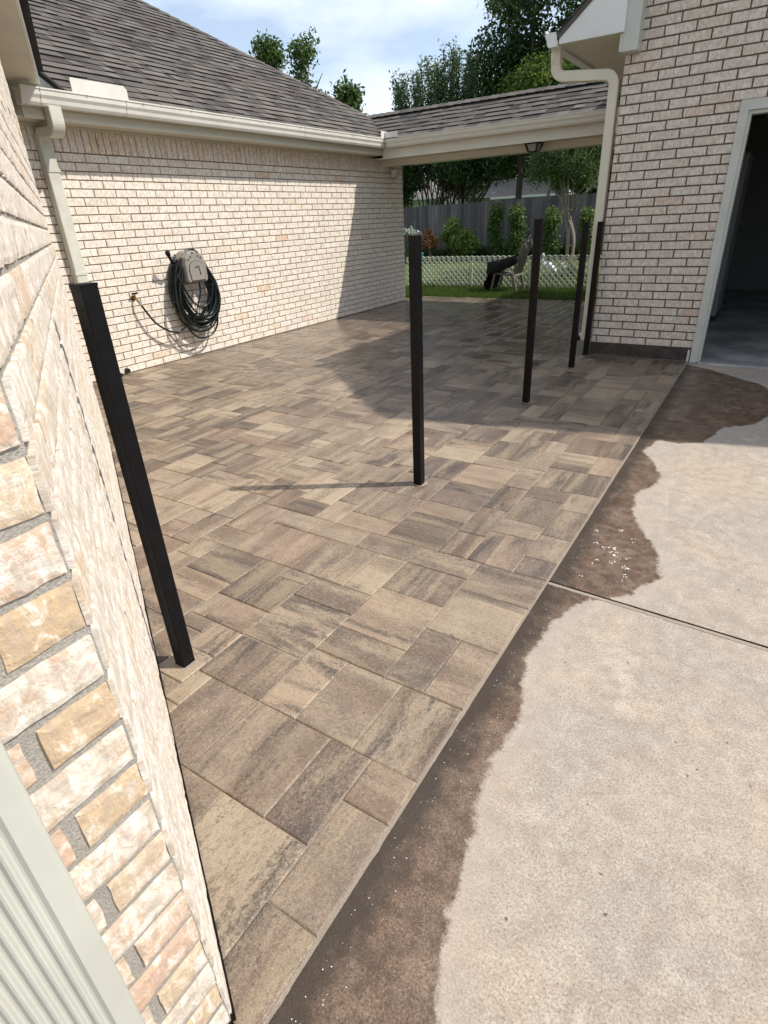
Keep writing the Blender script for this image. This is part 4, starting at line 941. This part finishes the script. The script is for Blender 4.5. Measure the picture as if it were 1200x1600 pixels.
mb.build('trunk', M['bark'], t, smooth=True); leaves('crown', crown(-5.4, 18.2, 2.85, 1.35, .8, .85, 44, .30, 12), 14000, .07, 'leaf_mid', t, seed=77, shell=.1)

# wooden fence
fence = thing('wooden_fence', (-9, 22.5, 0), 'tall weathered grey board fence across the back of the garden', 'fence')
mb = MB(); x = -22.0
while x < 3:
    hh = 1.88 + random.uniform(-.015, .015) + .012 * (x + 12) ; c = (random.random(), random.random(), 0); dy = random.uniform(0, .012); wd = .135
    b = len(mb.v); mb.box((x, 22.5 - dy, -.03), (x + wd, 22.52 - dy, hh), c)
    mb.uv[-6:] = [[(mb.v[i][0] + x * 3, mb.v[i][2]) for i in f] for f in mb.f[-6:]]; x += wd + .006
mb.build('boards', M['wood'], fence, recalc=False)
for xx in np.arange(-21.5, 3, 2.4):
    mb = MB(); mb.box((xx, 22.525, -.03), (xx + .09, 22.61, 1.8), (.3, 0, 0)); mb.build('post', M['wood'], fence)
mb = MB()
for z in (.3, 1.0, 1.6): mb.box((-22, 22.524, z), (3, 22.56, z + .09), (.3, 0, 0))
mb.build('rails', M['wood'], fence)

# white lattice fence with scalloped top
lat = thing('lattice_fence', (-5.4, 12.95, 0), 'low white diagonal lattice edging with a scalloped top', 'fence')
mb = MB(); ST = .127; x0, x1, zt = -7.6, -3.15, .60
def strip(a, b, w_, y0, y1):
    a = Vector((a[0], 0, a[1])); b = Vector((b[0], 0, b[1])); d_ = (b - a).normalized(); nn = Vector((-d_.z, 0, d_.x)) * w_ / 2
    P = [a - nn, b - nn, b + nn, a + nn]; mb.hexa([(p.x, y0, p.z) for p in P] + [(p.x, y1, p.z) for p in P])
for sgn, yy in ((1, 12.95), (-1, 12.962)):
    xx = x0 - .7
    while xx < x1 + .7:
        a, b = (xx, -.02), (xx + sgn * .62, .60); 
        # clip to panel
        def clip(a, b):
            (ax, az), (bx, bz) = a, b
            if (ax < x0 and bx < x0) or (ax > x1 and bx > x1): return None
            def at(X): t = (X - ax) / (bx - ax); return (X, az + t * (bz - az))
            if ax < x0: a = at(x0)
            elif ax > x1: a = at(x1)
            if bx < x0: b = at(x0)
            elif bx > x1: b = at(x1)
            return a, b
        r = clip(a, b)
        if r: strip(r[0], r[1], .030, yy, yy + .010)
        xx += ST
xx = x0
while xx < x1:
    cx = xx + ST / 2; pr = None
    for i in range(9):
        a = math.pi * i / 8; p = (cx + ST * .5 * math.cos(a), .585 + ST * .42 * math.sin(a))
        if pr: strip(pr, p, .024, 12.951, 12.970)
        pr = p
    xx += ST
mb.build('lattice_panel', M['lattice'], lat)
for xx in (-7.4, -5.9, -4.5, -3.2): mb = MB(); mb.box((xx, 12.975, -.1), (xx + .035, 13.0, .55)); mb.build('stake', M['lattice'], lat)

# grass blades near the patio
def grass(name, n, x0, x1, y0, y1, h, label):
    rg = np.random.default_rng(5); x = rg.uniform(x0, x1, n); y = y0 + (y1 - y0) * rg.random(n) ** 1.3; hh = h * (.5 + .8 * rg.random(n)); a = rg.uniform(0, 6.28, n); wd = .004 + .004 * rg.random(n); ln = hh * .5 * rg.random(n); b = rg.uniform(0, 6.28, n)
    V = np.zeros((n, 3, 3)); V[:, 0] = np.stack([x - wd * np.cos(a), y - wd * np.sin(a), np.full(n, -.035)], 1); V[:, 1] = np.stack([x + wd * np.cos(a), y + wd * np.sin(a), np.full(n, -.035)], 1); V[:, 2] = np.stack([x + ln * np.cos(b), y + ln * np.sin(b), -.035 + hh], 1)
    me = bpy.data.meshes.new(name); me.from_pydata(V.reshape(-1, 3).tolist(), [], np.arange(n * 3).reshape(-1, 3).tolist()); me.materials.append(M['grass'])
    ca = me.attributes.new('Col', 'FLOAT_COLOR', 'FACE'); col = np.ones((n, 4), np.float32); col[:, 0] = rg.random(n); col[:, 2] = rg.random(n) * .6; ca.data.foreach_set('color', col.ravel())
    o = bpy.data.objects.new(name, me); COL.objects.link(o); tag(o, label, 'grass', kind='stuff')
grass('grass', 60000, -7.5, -1.9, 11.13, 16.0, .085, 'green lawn grass between the patio, the lattice and the garden bed')

# chair with black cloth
ch = thing('garden_chair', (-4.7, 12.35, 0), 'pale plastic armchair seen from the side with black cloth draped over it', 'chair')
def cp(x, y, z): return (-4.72 + x, 12.36 + y, -.03 + z)
C = 'chair_plastic'
for sy in (-.24, .24):
    mb = MB(); mb.tube(spl([cp(-.33, sy, 0), cp(-.27, sy, .25), cp(-.21, sy, .55)], 4), .024, 6, flat=(1, .6)); mb.build('leg', M[C], ch)
    mb = MB(); mb.tube(spl([cp(.26, sy, 0), cp(.20, sy, .2), cp(.14, sy, .40)], 4), [.026, .028, .03, .034, .036, .038, .04, .04, .04], 6, flat=(1, .6)); mb.build('leg', M[C], ch)
    mb = MB(); mb.tube(spl([cp(-.26, sy, .55), cp(-.1, sy, .565), cp(.1, sy, .56), cp(.24, sy, .555)], 4), .026, 6, flat=(.6, 1)); mb.build('armrest', M[C], ch)
mb = MB(); mb.prism([(-.27, .35), (-.2, .37), (.15, .33), (.2, .33), (.2, .36), (.15, .36), (-.2, .40), (-.28, .38)], cp(0, -.24, 0), cp(0, .24, 0), (1, 0, 0), (0, 0, 1)); mb.build('seat', M[C], ch)
mb = MB()
for i in range(5):
    yy = -.2 + .1 * i; zt_ = 1.08 - .09 * abs(i - 2) ** 1.4
    mb.tube(spl([cp(.16, yy, .36), cp(.24, yy, .60), cp(.34, yy, .92), cp(.40, yy, zt_)], 4), .032, 6, flat=(1, .35))
mb.prism([(.20, .52), (.225, .60), (.245, .595), (.22, .515)], cp(0, -.24, 0), cp(0, .24, 0), (1, 0, 0), (0, 0, 1)); mb.build('backrest', M[C], ch)
mb = MB(); ny = 9
def sheet(prof, y0_, y1_, wav):
    b = len(mb.v)
    for i, (px, pz) in enumerate(prof):
        for j in range(ny):
            yy = y0_ + (y1_ - y0_) * j / (ny - 1); mb.v.append(cp(px + wav * math.sin(j * 1.9 + i), yy, pz + wav * math.sin(j * 2.3 + i * 1.1)))
    for i in range(len(prof) - 1):
        for j in range(ny - 1): mb.face([b + i * ny + j, b + (i + 1) * ny + j, b + (i + 1) * ny + j + 1, b + i * ny + j + 1])
sheet([(.24, .74), (.12, .70), (-.02, .665), (-.16, .635), (-.30, .615), (-.44, .595), (-.47, .585)], -.27, .27, .010)
sheet([(-.30, .612), (-.31, .52), (-.38, .40), (-.42, .29), (-.47, .20), (-.45, .13), (-.41, .06)], -.27, .27, .014)
sheet([(-.24, .585), (-.25, .50), (-.28, .38), (-.31, .25), (-.35, .14), (-.40, .07)], -.265, .265, .010)
# front skirt of the cloth falling inside the arms
b = len(mb.v)
for i, (px, pz) in enumerate([(-.40, .59), (-.1, .645), (.12, .695), (.25, .74)]):
    for k_, dz_ in enumerate((0, -.12, -.24)): mb.v.append(cp(px, -.275 - .012 * k_, pz + dz_ * (1 - .12 * i)))
for i in range(3):
    for k_ in range(2): mb.face([b + i * 3 + k_, b + (i + 1) * 3 + k_, b + (i + 1) * 3 + k_ + 1, b + i * 3 + k_ + 1])
o = mb.build('draped_cloth', M['black_cloth'], None, smooth=True); tag(o, 'black cloth draped over the arms and front of the garden chair', 'cloth')
md = o.modifiers.new('th', 'SOLIDIFY'); md.thickness = .008

# white bird ornament beyond the lattice
bird = thing('bird_ornament', (-4.75, 15.0, 0), 'white long-necked bird garden ornament behind the lattice', 'garden ornament')
mb = MB(); mb.tube([(-4.90, 15.0, .30), (-4.84, 15, .30), (-4.72, 15, .26), (-4.60, 15, .17), (-4.50, 15, .10)], [.03, .085, .10, .07, .015], 12); mb.build('body', M['white_plastic'], bird, smooth=True)
mb = MB(); mb.tube(spl([(-4.86, 15, .33), (-4.885, 15, .42), (-4.87, 15, .50), (-4.90, 15, .55)], 4), [.045, .04, .034, .03, .026, .024, .022, .021, .021, .022, .026, .03, .02], 8); mb.build('neck', M['white_plastic'], bird, smooth=True)
mb = MB(); mb.tube([(-4.915, 15, .553), (-4.96, 15, .54)], [.012, .003], 6); mb.build('beak', M['leaf_orange'], bird)
for dx in (-.03, .03): mb = MB(); mb.tube([(-4.74 + dx, 15 + dx, .2), (-4.75 + dx, 15 + dx, -.03)], .008, 6); mb.build('leg', M['leaf_orange'], bird)
# flowers by the bird
def plant(name, loc, label, cat, cl, n, size, mat, extra=None, group=None, stem=True, **kw):
    t = thing(name, loc, label, cat, group); mb = MB()
    for i in range(6):
        a = i * 1.05; c = cl[i % len(cl)]; mb.tube([(loc[0] + .03 * math.cos(a), loc[1] + .03 * math.sin(a), loc[2]), (c[0], c[1], c[2])], [.012, .005], 5)
    mb.build('stems', M['bark'], t); leaves('foliage', cl, n, size, mat, t, seed=int(abs(loc[0] * 31 + loc[1] * 7)), **kw)
    if extra: tag(leaves('flowers', extra[0], extra[1], extra[2], extra[3], t, aspect=.9, seed=5), kind='stuff')
    return t
plant('flowering_shrub', (-4.35, 15.3, -.03), 'low shrub dotted with white and pink blooms beside the bird ornament', 'shrub', crown(-4.35, 15.3, .14, .30, .2, .12, 14, .1, 4), 1500, .05, 'leaf_mid', (crown(-4.5, 15.1, .20, .28, .1, .10, 9, .03, 6), 60, .07, 'petal'))
plant('azalea_shrub', (-9.95, 20.9, -.03), 'large rounded yellow-green shrub in front of the wooden fence', 'shrub', crown(-9.95, 20.9, .72, .62, .45, .55, 34, .24, 14), 6500, .10, 'leaf_bright', None, up=.8)
for i, (x, h, w_, lab) in enumerate([(-8.72, 1.75, .27, 'slim upright shrub, first right of the yellow-green bush'), (-7.9, 1.68, .27, 'slim upright shrub framed between the chair and the dark post'), (-6.72, 1.5, .24, 'slim upright shrub behind the white bird ornament'), (-5.5, 1.45, .22, 'slim upright shrub right of the pale multi-stemmed tree')]):
    cl = [(x + random.gauss(0, .07), 21.2 + random.gauss(0, .07), .15 + (h - .25) * k_ / 11, w_ * (1.05 - .45 * k_ / 11), w_, .16) for k_ in range(12)]
    t_ = plant('upright_shrub', (x, 21.2, -.03), lab, 'shrub', cl, 3200, .085, 'leaf_mid', None, 'upright shrubs along the fence', shell=.3)
    tag(leaves('new_growth', [c for c in cl[8:]], 380, .09, 'leaf_bright', t_, seed=90 + i), kind='stuff')
cl = [(-11.9 + .25 * i, 21.7 + random.uniform(-.1, .1), .20 + random.uniform(-.03, .05), .2, .2, .22) for i in range(34)]
o = leaves('border_planting', cl, 13000, .08, 'leaf_dark', None, seed=3); tag(o, 'continuous dark low planting along the foot of the wooden fence', 'ground cover', kind='stuff')
plant('white_flower_plant', (-11.75, 20.2, -.03), 'tall plant with a head of white blooms at the house corner', 'plant', crown(-11.7, 20.2, .55, .25, .2, .45, 12, .12, 2), 900, .08, 'leaf_mid', (crown(-11.6, 20.2, 1.0, .22, .15, .08, 10, .06, 7), 130, .09, 'petal'))
plant('croton_plant', (-10.9, 20.3, -.03), 'orange and red leaved plant left of the yellow-green shrub', 'plant', crown(-10.95, 20.3, .72, .26, .2, .26, 14, .12, 2), 900, .11, 'leaf_orange', None, up=.8)
o = MB(); o.tube([(-10.95, 19.6, -.03), (-10.95, 19.6, .12), (-10.95, 19.6, .32), (-10.95, 19.6, .35)], [.09, .12, .15, .16], 14); one('plant_pot', o, M['teal_pot'], 'small teal glazed pot below the orange plant', 'pot', smooth=True)

# neighbour houses beyond the fence
nh = thing('neighbour_house', (-14, 37, 0), 'neighbour house with a two-part grey hipped roof and white eave line', 'house')
mb = MB(); mb.box((-18.6, 36.6, 0), (-11.6, 42, 2.35)); mb.build('wall', M['wall_paint'], nh)
def hip(mb, x0, x1, y0, y1, z, h, ins): 
    P = [(x0, y0, z), (x1, y0, z), (x1, y1, z), (x0, y1, z)]; yr = (y0 + y1) / 2; Q = [(x0 + ins, yr, z + h), (x1 - ins, yr, z + h)]; b = len(mb.v); mb.v.extend(P + Q)
    for f in ((0, 1, 5, 4), (1, 2, 5), (2, 3, 4, 5), (3, 0, 4), (3, 2, 1, 0)): mb.face([b + i for i in f], (.5, .5, .5))
mb = MB(); hip(mb, -16.9, -11.3, 36.0, 39.0, 2.36, .95, 1.5); mb.build('roof', M['roof_far'], nh); mb = MB(); hip(mb, -18.9, -13.3, 37.2, 42, 2.42, .95, 2.0); mb.build('roof', M['roof_far'], nh)
mb = MB(); mb.box((-15.2, 35.93, 2.25), (-11.3, 35.999, 2.37)); mb.box((-18.6, 37.13, 2.3), (-15.0, 37.199, 2.42)); mb.build('gutter', M['trim_white'], nh)
nh = thing('neighbour_shed', (-21, 37, 0), 'pale green neighbour wall with white eave at the far left behind the fence', 'house')
mb = MB(); mb.box((-26, 36.6, 0), (-19.2, 41, 2.6)); mb.build('wall', M['wall_paint'], nh); mb = MB(); hip(mb, -26.3, -18.9, 36.2, 41.3, 2.6, 1.2, 2.2); mb.build('roof', M['roof_far'], nh)
mb = MB(); mb.box((-26.3, 36.13, 2.5), (-18.9, 36.199, 2.62)); mb.build('gutter', M['trim_white'], nh)
